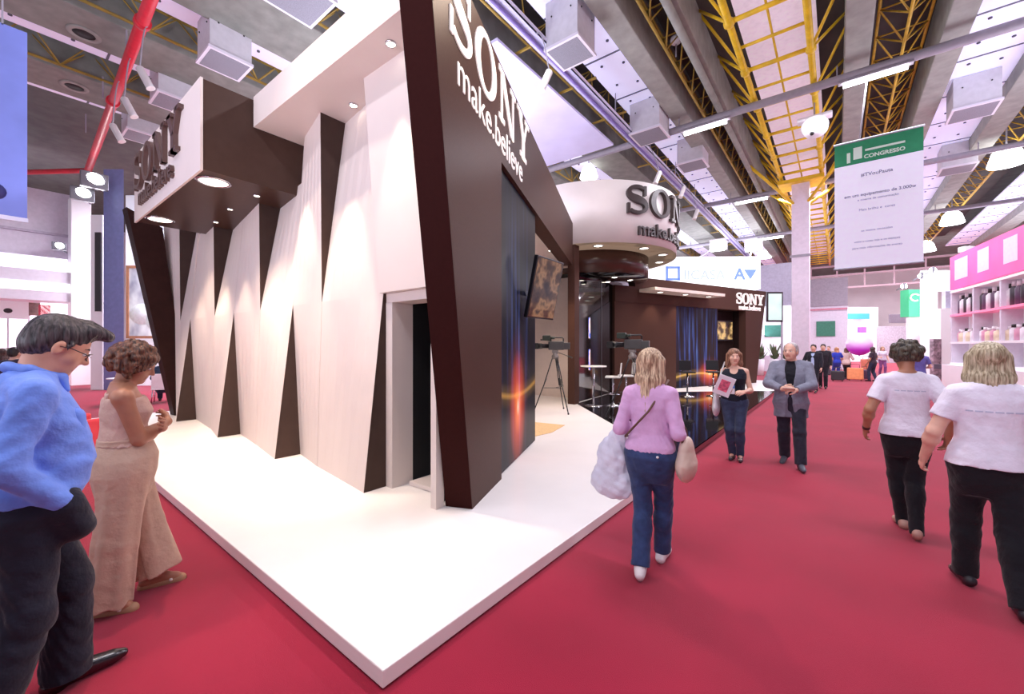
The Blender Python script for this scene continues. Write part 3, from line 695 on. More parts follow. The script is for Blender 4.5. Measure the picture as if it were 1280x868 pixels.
bx(.75, 7.08, HB, HT, 0, -.3, 'top_beam', M['brown']); bx(7.08, 8.0, HB, 3.68, 0, -.3, 'beam_end', M['brown'])
bx(5.0, 8.0, PZ, HB, -.02, -.3, 'side_wall', M['brown'])
bx(.75, 2.6, PZ, HB, -.55, -.6, 'recess_back', mat('recess_dark', (34, 24, 22), .5, spec=.05), 0); bx(.69, .76, PZ, HB, -.29, -.6, 'recess_side', _mats['recess_dark'], 0); bx(2.55, 2.6, PZ, HB, -.29, -.6, 'recess_side', _mats['recess_dark'], 0); bx(.7, 2.6, HB, HB+.05, -.29, -.6, 'recess_top', _mats['recess_dark'], 0)
bx(2.55, 5.0, PZ, HB, -.05, -.3, 'panel_core', M['black'])
gm2 = glow_panel('far_print', (46, 26, 24), [(40, 34, 60), (70, 80, 150), (110, 150, 210)], (.80, .16, 2.4, 4.2), (.17, 16, .15), .95)
uv_panel('backlit_print', [qt(4.98, PZ+.01, -.04), qt(2.57, PZ+.01, -.04), qt(2.57, HB-.01, -.04), qt(4.98, HB-.01, -.04)], gm2, fp)
f = plane_map(qt(1.43, 3.40), -EE, (0, 0, 1), NF); word_SONY(f, .44, .04, M['letter_white'], fp, .06)
f = plane_map(qt(1.25, 3.16), -EE, (0, 0, 1), NF); link('slogan', text_mesh('make.believe', .30, .02, f, bold=.004), M['letter_white'], fp)
cs = thing('lamp_shelf', 'thin ceiling ledge with three lamps on the far brown portal', 'ledge', qt(4.6, 3.55, .3))
b = MB(); b.hexa([qt(3.2, 3.5, 0.01), qt(6.9, 3.5, 0.01), qt(6.9, 3.5, .7), qt(3.2, 3.5, .7)], [qt(3.2, 3.6, 0.01), qt(6.9, 3.6, 0.01), qt(6.9, 3.6, .7), qt(3.2, 3.6, .7)]); b.build('ledge', _mats['ring_cream_glow'], cs)
for s_ in (3.7, 5.0, 6.3): downlight(qt(s_, 3.5, .38), .11, cs, 'lamp_soft')
tc_ = Vector(qt(1.6, 2.3, -.45))
tv2 = thing('television', 'small television showing an amber picture in the far portal recess', 'television', tuple(tc_))
b = MB(); b.obox(tc_, (.62, .42, .04), -EE, (0, 0, 1), .01); b.build('case', M['black'], tv2)
b = MB(); b.obox(tc_+NF*.045, (.56, .36, .005), -EE, (0, 0, 1)); b.build('screen', screen_mat('tv2_picture', [(26, 20, 16), (90, 64, 40), (235, 190, 120), (40, 40, 36)], 2.1, 1.1), tv2)
# closing walls of the far rooms
bw = thing('rear_wall', 'dark brown rear wall of the stand behind the far portal', 'wall', (-8, 15, PZ)); b = MB(); b.box((-6.2, 12.97, PZ), (-6.0, 13.2, 3.68)); b.build('board', M['brown'], bw)
# left leaning pillar of the mirrored portal at the far left end
lp = thing('leaning_pillar', 'dark brown leaning pillar closing the left end of the folded wall', 'pillar', (-11.7, 2.6, PZ))
b = MB(); b.hexa([(-11.8, 2.64, PZ), (-11.55, 2.66, PZ), (-11.55, 2.92, PZ), (-11.8, 2.9, PZ)], [(-11.8, 1.84, 4.5), (-11.5, 1.86, 4.5), (-11.5, 2.44, 4.2), (-11.8, 2.44, 4.2)]); b.build('pillar', mat('pillar_dark', (46, 28, 25), .5, spec=.03), lp)
# ---------------------------------------------------------------- bar stools, small table, cameras on tripods
def make_stool():
    r = thing('bar_stool', 'stool', 'stool')
    b = MB(); b.box((-.19, -.19, .72), (.19, .19, .765), .015); b.build('seat', mat('stool_white', (226, 222, 220), .35), r, True)
    b = MB(); b.hexa([(-.18, .17, .79), (.18, .17, .79), (.18, .195, .79), (-.18, .195, .79)], [(-.18, .2, 1.1), (.18, .2, 1.1), (.18, .225, 1.1), (-.18, .225, 1.1)], .006); b.build('backrest', _mats['stool_white'], r, True)
    for x in (-.13, .13): b = MB(); b.tube([(x, .15, .74), (x, .185, .8), (x, .2, .95)], .01, 8); b.build('back_bracket', M['chrome'], r, True)
    b = MB(); b.tube([(0, 0, .05), (0, 0, .72)], .025, 14); b.build('column', M['chrome'], r, True)
    b = MB(); b.lathe([(0, 0), (.21, 0), (.21, .015), (.05, .04), (.03, .08), (0, .08)], (0, 0, 0), 28); b.build('base', M['chrome'], r, True)
    b = MB(); b.tube([(.13*math.cos(a)-0, .02+.15*math.sin(a), .3) for a in [2*PI*i/24 for i in range(25)]], .009, 8); b.build('footrest', M['chrome'], r, True)
    return r
st0 = make_stool()
for i, (x, y, rz, lb) in enumerate(((-4.55, 10.05, -1.2, 'white bar stool on chrome base nearest the brown corner post'), (-4.45, 10.65, -1.0, 'white bar stool on chrome base, second from the brown corner post'), (-3.6, 13.3, .6, 'dark-looking bar stool before the far back-lit wall, left one'), (-3.0, 13.9, .4, 'dark-looking bar stool before the far back-lit wall, right one'))):
    o = st0 if i == 0 else copy_tree(st0)
    o.location = (x, y, PZ+.006); o.rotation_euler.z = rz; tag(o, lb, 'stool', 'bar stools on the glossy black floor')
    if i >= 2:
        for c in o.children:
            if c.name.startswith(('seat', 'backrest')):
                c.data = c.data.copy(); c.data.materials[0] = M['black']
bt = thing('bar_table', 'high white bar table beside the first bar stool', 'table', (-4.95, 9.75, PZ+.006))
b = MB(); b.lathe([(0, 1.0), (.33, 1.0), (.33, 1.03), (0, 1.03)], (0, 0, 0), 32); b.build('top', _mats['stool_white'], bt, True)
b = MB(); b.tube([(0, 0, .03), (0, 0, 1.0)], .035, 14); b.build('column', M['chrome'], bt, True)
b = MB(); b.lathe([(0, 0), (.24, 0), (.24, .012), (.06, .03), (0, .03)], (0, 0, 0), 28); b.build('base', M['chrome'], bt, True)
def camera_rig(loc, rz, lab_t, lab_c, hh=1.33, spread=.52, zf=PZ):
    t = thing('tripod', lab_t, 'tripod', loc, rz)
    for k in range(3):
        a = PI/2+2*PI*k/3; d = Vector((math.cos(a), math.sin(a), 0))
        b = MB(); sd = Vector((-d.y, d.x, 0))*.022
        for s_ in (-1, 1): b.tube([d*.06+sd*s_+Vector((0, 0, hh-.06)), d*(spread*.55)+sd*s_+Vector((0, 0, hh*.45))], .011, 8)
        b.tube([d*(spread*.42)+Vector((0, 0, hh*.58)), d*spread+Vector((0, 0, .02))], .013, 8); b.ball(d*spread+Vector((0, 0, .022)), .022, 8, 6)
        b.box((0, 0, 0), (0.001, .001, .001)) if False else None
        lg = b.build('leg', M['black'], t, True)
    b = MB()
    for k in range(3):
        a = PI/2+2*PI*k/3; b.tube([(0, 0, hh*.42), (math.cos(a)*spread*.55, math.sin(a)*spread*.55, hh*.42)], .007, 6)
    b.build('spreader', M['black'], t, True)
    b = MB(); b.lathe([(0, hh-.1), (.075, hh-.1), (.085, hh-.03), (.06, hh), (.05, hh+.05), (0, hh+.05)], (0, 0, 0), 20); b.box((-.05, -.07, hh+.04), (.05, .07, hh+.11), .01); b.build('fluid_head', mat('head_grey', (120, 112, 108), .45), t, True)
    b = MB(); b.tube([(.04, -.05, hh+.06), (.1, -.22, hh), (.13, -.40, hh-.07)], .009, 8); b.tube([(.115, -.31, hh-.035), (.13, -.42, hh-.08)], .016, 10); b.build('pan_handle', M['black'], t, True)
    c = thing('video_camera', lab_c, 'camera', (loc[0], loc[1], loc[2]+hh+.112), rz)
    gd = mat('camera_grey', (62, 60, 60), .45, var=.04)
    b = MB(); b.box((-.065, -.20, 0), (.065, .16, .2), .015); b.box((-.06, -.34, .01), (.06, -.19, .17), .012); b.build('camera_body', gd, c, True)
    b = MB(); b.lathe([(0, .16), (.05, .16), (.052, .30), (.062, .31), (.066, .40), (0, .40)], (0, 0, .09), 20, (0, 1, 0)); b.build('lens', M['black'], c, True)
    b = MB(); b.box((-.075, .40, .02), (.075, .52, .16), .008); b.build('lens_hood', M['black_matte'], c, True)
    b = MB(); b.tube([(0, .1, .19), (0, .1, .27), (0, .06, .29), (0, -.17, .29), (0, -.19, .26), (0, -.19, .19)], .016, 10); b.build('carry_handle', M['black'], c, True)
    b = MB(); b.box((-.12, .12, .22), (.03, .3, .34), .015); b.tube([(-.05, .12, .28), (-.05, .02, .28)], .03, 12); b.build('viewfinder', mat('finder_green_black', (30, 42, 34), .5), c, True)
    b = MB(); b.tube([(.1, .08, .22), (.1, .34, .24)], .016, 10); b.build('microphone', M['black_matte'], c, True)
    b = MB(); b.box((.067, -.3, .04), (.085, -.08, .16), .005); b.build('side_cover', mat('cover_grey', (96, 92, 90), .4), c, True)
    return t
camera_rig((-5.2, 8.3, PZ), math.radians(128), 'black camera tripod on the white stage floor beside the back-lit panel', 'broadcast video camera on the tripod in front of the cream wall', 1.34, .5)
camera_rig((-3.35, 8.35, PZ+.006), math.radians(100), 'black tripod on the glossy floor hidden behind the woman with the plastic bag', 'broadcast video camera on a tripod just left of the blonde woman', 1.36, .55)
# ---------------------------------------------------------------- hall shell
def carpet():
    m = mat('red_carpet', (146, 16, 46), .95, var=.07, scale=1.2, bump=.25, bscale=260, sheen=.2, spec=.1); return m
def S_(name, b, m): return struct(b.build(name, m))
b = MB(); b.box((-45, -8, -.05), (22, 67, 0)); S_('floor', b, carpet())
deck = mat('ceiling_deck', (96, 98, 92), .9, var=.1, scale=2)
b = MB(); b.box((-45, -4, 10.7), (22, 67, 10.8)); S_('ceiling', b, deck)
conc = mat('concrete', (122, 124, 116), .85, var=.09, scale=3, bump=.1, bscale=30)
conc2 = mat('concrete_light', (146, 148, 140), .85, var=.08, scale=3)
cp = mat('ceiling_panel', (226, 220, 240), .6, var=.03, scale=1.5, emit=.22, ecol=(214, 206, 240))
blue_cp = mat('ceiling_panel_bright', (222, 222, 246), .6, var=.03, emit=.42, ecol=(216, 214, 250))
seam = mat('panel_seam', (96, 100, 112), .6, var=0)
tri = 0
# strips of the ceiling, left to right: (x0, x1, kind)
white = [(-15.6, -14.4), (-12.34, -11.14), (-9.04, -7.75), (-5.5, -4.25), (2.45, 3.9), (6.6, 7.9), (-18.9, -17.7)]
beams = [(-14.4, -12.95), (-11.14, -9.53), (-7.75, -6.5), (-4.25, -3.72), (.15, .66), (1.95, 2.45), (3.9, 4.5), (7.9, 8.6), (-17.7, -16.2), (-3.05, -2.75)]
for i, (a, c) in enumerate(white):
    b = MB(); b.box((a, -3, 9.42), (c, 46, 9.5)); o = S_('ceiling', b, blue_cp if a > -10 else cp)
    b = MB()
    for k in range(24): y = -2+k*2.05; b.box((a, y, 9.405), (c, y+.05, 9.42))
    S_('trim_%d' % (i+1), b, seam)
    b = MB(); fx = mat('fixing', (70, 70, 84), .6, var=0)
    for k in range(46):
        y = -1.6+k*1.02
        for fx_ in (.28, .72): b.lathe([(0, 9.395), (.04, 9.395), (.04, 9.42)], (a+(c-a)*fx_, y+(.2 if fx_ > .5 else 0), 0), 8)
    S_('trim_%d' % (i+11), b, fx)
for i, (a, c) in enumerate(beams):
    b = MB(); b.box((a, -3, 8.98 if c-a > .4 else 9.2), (c, 46, 10.2), .02); S_('trim_%d' % (i+21), b, conc if c-a > .9 else conc2)
# lamp holes in the wide beam at upper left
for i, (u, v) in enumerate(((105, 42), (93, 108))):
    p = on_z(u, v, 8.98); t = thing('ceiling_socket', 'round dark recessed socket in the grey beam at upper left, %s' % ('the nearer one' if i == 0 else 'the farther one'), 'ceiling fitting', tuple(p))
    b = MB(); b.lathe([(.30, 0), (.30, -.02), (.2, -.03), (.2, 0)], p, 24); b.build('rim', conc2, t)
    b = MB(); b.lathe([(0, -.012), (.2, -.012), (.2, -.004), (0, -.004)], p, 24); b.build('hole', M['black_matte'], t)
# hall walls
wl = mat('hall_wall', (232, 222, 234), .8, var=.03, scale=.6)
b = MB(); b.box((-45, 66, 0), (22, 66.3, 10.7)); S_('wall_back', b, mat('back_wall', (226, 212, 216), .8, var=.04, scale=.5))
b = MB(); b.box((-44.8, -8, 0), (-44.5, 66, 10.7)); S_('wall_left', b, wl)
b = MB(); b.box((21.5, -8, 0), (21.8, 66, 10.7)); S_('wall_right', b, wl)
# ---------------------------------------------------------------- yellow roof trusses
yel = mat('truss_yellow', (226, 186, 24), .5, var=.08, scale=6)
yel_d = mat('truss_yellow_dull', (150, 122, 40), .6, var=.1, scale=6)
rt = thing('roof_truss', 'bright yellow ladder truss under the pale roof light above the white column', 'truss', (-1.2, 10, 8.7))
b = MB(); b.box((-2.0, 3, 9.9), (-.4, 46, 9.95)); o = b.build('roof_light', mat('roof_light', (226, 214, 226), .6, var=.05, emit=.3, ecol=(226, 210, 228)), rt)
for x in (-1.9, -.5):
    b = MB(); b.tube([(x, 3, 8.85), (x, 46, 8.85)], .075, 10); b.build('chord', yel, rt)
for k in range(40):
    y = 4+k*1.05; b = MB(); b.tube([(-1.9, y, 8.87), (-.5, y, 8.87)], .038 if k % 2 else .055, 8)
    if k % 2 == 0: b.ball((-1.9, y, 8.85), .12, 10, 8); b.ball((-.5, y, 8.85), .12, 10, 8)
    b.build('rung', yel, rt)
for x in (-1.2,): b = MB(); b.tube([(x, 3, 9.0), (x, 46, 9.0)], .025, 6); b.build('purlin', yel, rt)
for x in (-2.85, .45): b = MB(); b.tube([(x, 3, 10.2), (x, 46, 10.2)], .045, 8); b.build('chord', yel, rt)
for k in range(20):
    y = 4+k*2.1
    for sd, x in ((-1, -1.9), (1, -.5)):
        b = MB(); b.tube([(x, y, 8.85), (x+sd*.95, y+1.05, 10.3)], .035, 7); b.tube([(x, y, 8.85), (x+sd*.95, y-1.05, 10.3)], .035, 7); b.build('strut', yel, rt)
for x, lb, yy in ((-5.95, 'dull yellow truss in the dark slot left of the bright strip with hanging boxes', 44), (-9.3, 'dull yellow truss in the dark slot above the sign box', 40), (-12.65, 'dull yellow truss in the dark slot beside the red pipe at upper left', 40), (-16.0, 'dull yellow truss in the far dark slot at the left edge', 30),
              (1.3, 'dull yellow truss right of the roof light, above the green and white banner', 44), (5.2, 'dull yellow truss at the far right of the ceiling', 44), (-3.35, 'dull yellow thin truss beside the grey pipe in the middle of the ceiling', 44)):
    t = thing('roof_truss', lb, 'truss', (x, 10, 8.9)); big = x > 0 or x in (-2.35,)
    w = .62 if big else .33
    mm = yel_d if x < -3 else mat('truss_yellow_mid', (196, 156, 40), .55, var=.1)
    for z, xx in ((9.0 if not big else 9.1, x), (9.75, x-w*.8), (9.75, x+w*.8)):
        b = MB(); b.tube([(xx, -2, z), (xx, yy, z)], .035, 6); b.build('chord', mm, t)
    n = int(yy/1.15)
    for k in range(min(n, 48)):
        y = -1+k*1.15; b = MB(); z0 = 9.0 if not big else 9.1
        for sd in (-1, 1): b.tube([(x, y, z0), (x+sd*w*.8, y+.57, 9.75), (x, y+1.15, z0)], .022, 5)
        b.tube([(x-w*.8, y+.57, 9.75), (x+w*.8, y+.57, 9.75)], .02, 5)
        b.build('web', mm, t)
# dark underside behind the trusses
dk = mat('slot_dark', (62, 58, 54), .9, var=.15, scale=1)
for i, (a, c) in enumerate(((-6.5, -5.5), (-9.53, -9.04), (-12.95, -12.34), (-16.2, -15.6), (.66, 1.95), (-3.72, -2.0), (-.4, .15), (4.5, 6.6))):
    b = MB(); b.box((a, -3, 10.25), (c, 46, 10.3)); S_('trim_%d' % (i+41), b, dk)
# ---------------------------------------------------------------- cross pipes with tube lamps
pg = mat('pipe_grey', (150, 146, 156), .5, var=.04)
tube_m = mat('tube_glow', (255, 255, 255), .4, var=0, emit=9, ecol=(250, 248, 255))
lampn = ['the nearest, right of the yellow ladder truss', 'the nearest, left of the yellow ladder truss', 'farther one, left of the white column', 'farthest one, beside the white column']
li = 0
for j, (y, z) in enumerate(((13.85, 8.62), (22.1, 8.62), (30.4, 8.62))):
    t = thing('ceiling_pipe', ['grey pipe crossing the hall ceiling, nearest of three', 'grey pipe crossing the hall ceiling, middle of three', 'grey pipe crossing the hall ceiling, farthest of three'][j], 'pipe', (0, y, z))
    b = MB(); b.tube([(-13.5, y, z), (16, y, z)], .11, 12); b.build('pipe', pg, t)
    for x in range(-12, 16, 4): b = MB(); b.bar((x, y, z), (x, y, 9.0), .03); b.build('hanger', pg, t)
    for x0, x1 in {0: ((.12, 1.36), (-3.84, -2.62)), 1: ((-3.8, -2.5),), 2: ((-3.9, -2.6),)}[j]:
        q = thing('tube_lamp', 'white tube lamp under a grey ceiling pipe, '+lampn[li], 'lamp', ((x0+x1)/2, y, z-.12)); li += 1
        b = MB(); b.box((x0-.1, y-.09, z-.15), (x1+.1, y+.09, z-.09), .01); b.build('housing', pg, q)
        b = MB(); b.tube([(x0, y, z-.2), (x1, y, z-.2)], .062, 12); b.build('glass_tube', tube_m, q)
# long grey pipe and the pale cable tray running along the aisle
ct = thing('cable_tray', 'pale blue-white cable tray running along the ceiling above the stand', 'cable tray', (-5.35, 15, 8.4))
b = MB(); b.box((-5.52, 1, 8.5), (-5.18, 40, 8.53)); b.build('tray_floor', mat('tray_blue', (196, 196, 232), .4, var=.03), ct)
for x in (-5.52, -5.2): b = MB(); b.box((x, 1, 8.5), (x+.02, 40, 8.62)); b.build('rail', mat('tray_rail', (228, 228, 246), .35, var=.02), ct)
b = MB(); b.tube([(-5.35, 1, 8.45), (-5.35, 40, 8.45)], .04, 8); b.build('conduit', mat('conduit_violet', (120, 104, 170), .5), ct)
for y in range(3, 40, 3): b = MB(); b.bar((-5.35, y, 8.6), (-5.35, y, 9.4), .025); b.build('hanger', pg, ct)
for y in range(4, 40, 2):
    b = MB(); b.bar((-6.2, y, 8.72), (-5.0, y, 8.72), .05); b.build('cross_arm', yel_d, ct)
gp = thing('ceiling_duct', 'long grey pipe running down the hall under the ceiling between cable tray and ladder truss', 'pipe', (-2.9, 20, 9.0)); b = MB(); b.tube([(-2.9, 3, 9.05), (-2.9, 46, 9.05)], .09, 12); b.build('pipe', conc2, gp)
# white ceiling panel above the portal
pn = on_z(700, 130, 8.3)
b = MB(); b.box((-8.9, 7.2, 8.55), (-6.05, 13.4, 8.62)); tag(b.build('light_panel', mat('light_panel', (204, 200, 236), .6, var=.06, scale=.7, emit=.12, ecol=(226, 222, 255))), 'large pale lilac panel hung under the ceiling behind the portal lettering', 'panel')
# ---------------------------------------------------------------- hanging loudspeaker-like boxes
bxm = mat('box_white', (204, 202, 208), .55, var=.03); gr = mat('box_grille', (130, 130, 140), .7, var=.1, scale=60)
def vent(p, w, h, lb, d=None):
    p = Vector(p); t = thing('ceiling_box', lb, 'ceiling box', tuple(p))
    b = MB(); b.box((p.x-w/2, p.y-w/2, p.z), (p.x+w/2, p.y+w/2, p.z+h), .01); b.build('case', bxm, t)
    b = MB(); b.box((p.x-w/2-.03, p.y-w/2-.03, p.z-.03), (p.x+w/2+.03, p.y+w/2+.03, p.z+.03)); b.build('rim', mat('box_rim', (226, 222, 232), .5, var=0), t)
    b = MB(); b.box((p.x-w/2+.03, p.y-w/2+.03, p.z-.036), (p.x+w/2-.03, p.y+w/2-.03, p.z-.03)); b.build('grille', gr, t)
    b = MB()
    for sx in (-1, 1): b.ball((p.x+w*.3*sx, p.y-w/2-.005, p.z+h*.65), .02, 8, 6); b.ball((p.x+w/2+.005, p.y+w*.3*sx, p.z+h*.65), .02, 8, 6)
    b.build('bolt', M['black'], t)
vent(on_z(713, 66, 8.35), .82, 1.06, 'white hanging ceiling box nearest to the portal lettering')
vent(on_z(812, 170, 8.45), .95, .96, 'white hanging ceiling box beside the left tube lamp, second along the bright strip')
vent(on_z(866, 207, 8.5), .9, .91, 'white hanging ceiling box, third and farthest along the bright strip')
vent(on_z(281, 80, 8.35), 0.85, .95, 'large white hanging ceiling box above the sign box')
vent(on_z(218, 130, 8.5), .9, .9, 'white hanging ceiling box behind the lamps of the red pipe')
vent(on_z(178, 172, 8.6), .9, .8, 'small white hanging ceiling box beyond the red pipe, left of the sign box')
vent(on_z(372, -2, 8.4), 1.0, 1.0, 'white hanging ceiling box at the top edge above the white canopy')
vent(on_z(1216, 140, 8.5), .95, .9, 'white hanging ceiling box on the right bright strip, nearer of two')
vent(on_z(1196, 212, 8.5), .95, .9, 'white hanging ceiling box on the right bright strip, farther of two')
# ---------------------------------------------------------------- red pipe with three lamps
redm = mat('pipe_red', (206, 42, 56), .4, var=.04)
rp = thing('sprinkler_pipe', 'red pipe crossing under the ceiling at upper left, carrying three white lamps', 'pipe', (-14, 2.3, 8.4))
b = MB(); b.tube([(-8.2, 1.98, 8.5), (-23, 2.6, 8.5)], .11, 14); b.build('pipe', redm, rp)
for x in (-11.6, -16): b = MB(); b.tube([(x-.06, 2.14+(-x-12)*.04, 8.5), (x+.06, 2.14+(-x-12)*.04, 8.5)], .15, 14); b.build('coupling', redm, rp)
for x in (-10, -13, -16, -19): b = MB(); b.bar((x, 2.1, 8.5), (x, 2.1, 9.1), .03); b.build('hanger', pg, rp)
b = MB(); b.tube([(-23, 2.6, 8.5), (-24.5, .5, 8.1)], .09, 10); b.build('branch', redm, rp)
can_w = mat('lamp_can', (232, 228, 224), .35, var=.02)
def can(p, tgt, lb, grp, anchor):
    p = Vector(p); d = (Vector(tgt)-p).normalized(); t = thing('track_spotlight', lb, 'spotlight', tuple(p), 0, grp)
    b = MB(); b.lathe([(0, -.22), (.06, -.22), (.075, -.2), (.075, .2), (.085, .24), (.07, .24)], p, 16, d); b.build('can', can_w, t)
    b = MB(); b.lathe([(0, .215), (.07, .215), (.07, .22)], p, 16, d); b.build('lens', M['lamp_soft'], t)
    a = Vector(anchor); m = (p+a)/2+Vector((0, 0, .25)); b = MB(); q0 = p-d*.2
    b.tube([q0+(a-q0)*(i/8)+Vector((0, 0, math.sin(PI*i/8)*.3)) for i in range(9)], .014, 6); b.build('arm', pg, t)
for (u, v), lb in (((181, 97), 'white can spotlight on the red pipe, highest and nearest of three'), ((161, 134), 'white can spotlight on the red pipe, middle of three'), ((146, 166), 'white can spotlight on the red pipe, lowest of three')):
    p = on_y(u, v, 2.15); can(p, (p.x+.8, p.y+1.2, p.z-3), lb, 'spotlights on the red pipe', (p.x, 2.2, 8.42))
for (u, v), lb in (((682, 100), 'white can spotlight hanging from the cable tray beside the portal lettering'), ((822, 222), 'white can spotlight on the cable tray above the drum sign'), ((853, 240), 'white can spotlight on the cable tray just right of the drum sign'), ((870, 268), 'white can spotlight lowest along the cable tray right of the drum sign')):
    p = on_x(u, v, -4.75 if u < 700 else -4.6); can(p, (p.x-1.0, p.y-1.5, p.z-4), lb, 'spotlights on the cable tray', (-5.2, p.y+.3, 8.5))
# ---------------------------------------------------------------- white column with yellow head
wc = thing('column', 'tall slim white column rising behind the man in the grey blazer', 'column', (-1.2, 21.5, 0))
lil = mat('column_white', (226, 214, 228), .6, var=.03)
b = MB(); b.box((-1.52, 21.2, 0), (-.9, 21.8, 8.6), .02); b.build('shaft', lil, wc)
b = MB(); b.box((-2.0, 20.9, 8.5), (-.4, 22.1, 8.66), .02); b.build('head_plate', yel, wc)
for dx, dy in ((-1.7, -1.7), (1.7, -1.7), (-1.7, 1.7), (1.7, 1.7)):
    b = MB(); b.tube([(-1.2+dx*.15, 21.5+dy*.15, 7.7), (-1.2+dx, 21.5+dy, 9.2)], .06, 8); b.build('brace', yel, wc)
b = MB(); b.box((-1.58, 21.15, 5.4), (-.86, 21.22, 5.5)); b.build('clamp', pg, wc)
# dome loudspeaker under the ladder truss
dp = on_d(1018, 160, 12.2); t = thing('hanging_loudspeaker', 'white round loudspeaker hung under the yellow ladder truss', 'loudspeaker', tuple(dp))
b = MB(); b.lathe([(0, -.26), (.22, -.2), (.34, 0), (.32, .15), (.2, .28), (0, .3)], dp, 28, (.2, .55, .8)); b.build('shell', mat('shell_white', (236, 232, 238), .4, var=.02), t)
b = MB(); b.lathe([(0, -.28), (.05, -.28), (.06, -.22)], dp, 12, (.2, .55, .8)); b.build('port', M['black'], t)
b = MB(); b.box(tuple(dp+Vector((-.42, -.1, .24))), tuple(dp+Vector((.42, .2, .36))), .03); b.build('bracket', _mats['shell_white'], t)
b = MB(); b.bar(dp+Vector((0, 0, .3)), (dp.x, dp.y, 8.85), .04); b.build('hanger', pg, t)
dp = on_d(845, 50, 11); t = thing('ceiling_beacon', 'small white dome fitting hung in the grey slot above the cable tray', 'ceiling fitting', tuple(dp)); b = MB(); b.ball(dp, (.15, .15, .12)); b.build('dome', _mats['shell_white'], t); b = MB(); b.bar(dp, (dp.x, dp.y, 9.3), .03); b.build('hanger', pg, t)
# high-bay lamps
glow = mat('bay_glow', (255, 252, 255), .4, var=0, emit=7)
def bay(u, v, d, r, lb, soft=True):
    p = on_d(u, v, d); t = thing('bay_lamp', lb, 'lamp', tuple(p)); r = r*d/520
    b = MB(); b.lathe([(.02, r*.9), (r*.35, r*.85), (r*.75, r*.35), (r, -r*.55), (r*.98, -r*.6)], p, 24); b.build('shade', glow, t)
    b = MB(); b.lathe([(0, -r*.5), (r*.93, -r*.45), (r*.93, -r*.42)], p, 24); b.build('lens', glow, t)
    b = MB(); b.bar(p+Vector((0, 0, r*.8)), (p.x, p.y, 10.65), .04); b.build('stem', pg, t)
bay(736, 216, 17, 11, 'glowing bell-shaped lamp above the back edge of the drum sign')
bay(1258, 196, 15, 17, 'glowing bell-shaped lamp at the right edge of the ceiling, biggest of its kind')
bay(1190, 273, 22, 11.5, 'glowing bell-shaped lamp right of the green and white banner')
bay(1158, 309, 30, 9, 'glowing bell-shaped lamp low beside the banner edge')
bay(955, 318, 34, 8, 'glowing bell-shaped lamp above the white sign band with blue letters')
# ---------------------------------------------------------------- banners
gb = thing('hanging_banner', 'hanging white banner with a green head strip and lines of small grey text', 'banner', (.79, 13.8, 3.7))
gx0, gx1, gz0, gz1 = -.05, 1.62, 3.66, 6.92
b = MB(); b.box((gx0, 13.8, gz0), (gx1, 13.815, gz1-.62)); b.build('white_sheet', mat('banner_white', (232, 228, 248), .7, var=.02, emit=.26, ecol=(232, 228, 248)), gb)  # sheet is given emission in place of light falling on it
b = MB(); b.box((gx0, 13.8, gz1-.62), (gx1, 13.815, gz1)); b.build('green_head', mat('banner_green', (22, 142, 92), .6, var=.04), gb)
for z in (gz0-.02, gz1-.03): b = MB(); b.tube([(gx0-.02, 13.807, z), (gx1+.02, 13.807, z)], .03, 8); b.build('batten', pg, gb)
b = MB(); b.tube([(.45, 13.807, gz1), (.62, 13.83, 8.6)], .018, 6); b.build('rod', pg, gb)
fy = 13.797
gt = mat('banner_text', (120, 116, 140), .7, var=0); wt_ = mat('banner_emblem', (214, 236, 220), .6, var=0)
def line(txt, size, cx, z, m, bold=0.): link('lettering', text_mesh(txt, size, .004, plane_map((cx, fy, z), (1, 0, 0), (0, 0, 1), (0, -1, 0)), 'CENTER', bold=bold), m, gb)
line('#TVouPauta', .12, .78, 5.95, gt, .002); line('Lorem sobre o mercado da', .08, .78, 5.68, gt) if False else None
line('em um equipamento de 3.000w', .105, .82, 5.46, gt, .002); line('e cinema de comunicação', .075, .80, 5.34, gt)
line('Mais brilho e  cores', .085, .78, 5.08, gt); line('os nossos conteúdos', .07, .78, 4.55, gt); line('visite a nossa loja e os espaços', .07, .78, 4.28, gt); line('para mais informações do evento', .07, .78, 4.12, gt)
b = MB()
b.box((.33, fy-.004, gz1-.5), (.50, fy+.004, gz1-.2)); b.box((.2, fy-.004, gz1-.56), (.27, fy+.004, gz1-.3)); b.box((.56, fy-.004, gz1-.34), (1.3, fy+.004, gz1-.29)); b.build('emblem', wt_, gb)
line('CONGRESSO', .13, .92, gz1-.52, wt_, .004)
bb = thing('blue_banner', 'bright lavender-blue hanging banner at the upper left edge', 'banner', (-9.35, -.6, 3.45))
b = MB(); b.box((-9.36, -3.2, 3.5), (-9.34, .43, 6.22)); b.build('sheet', mat('banner_blue', (112, 126, 206), .7, var=.12, scale=.8, emit=.08, ecol=(124, 140, 224)), bb)
b = MB(); b.box((-9.37, -3.2, 3.44), (-9.33, .44, 3.5)); b.build('hem', mat('hem_white', (226, 228, 250), .6, var=0), bb)
b = MB(); b.lathe([(0, 0), (.12, 0), (.12, .004), (0, .004)], (-9.338, .12, 3.82), 16, (1, 0, 0)); b.build('mark', mat('mark_navy', (40, 40, 110), .5, var=0), bb)
for y in (-2.6, .2): b = MB(); b.bar((-9.35, y, 6.2), (-9.35, y, 8.98), .02); b.build('cord', pg, bb)
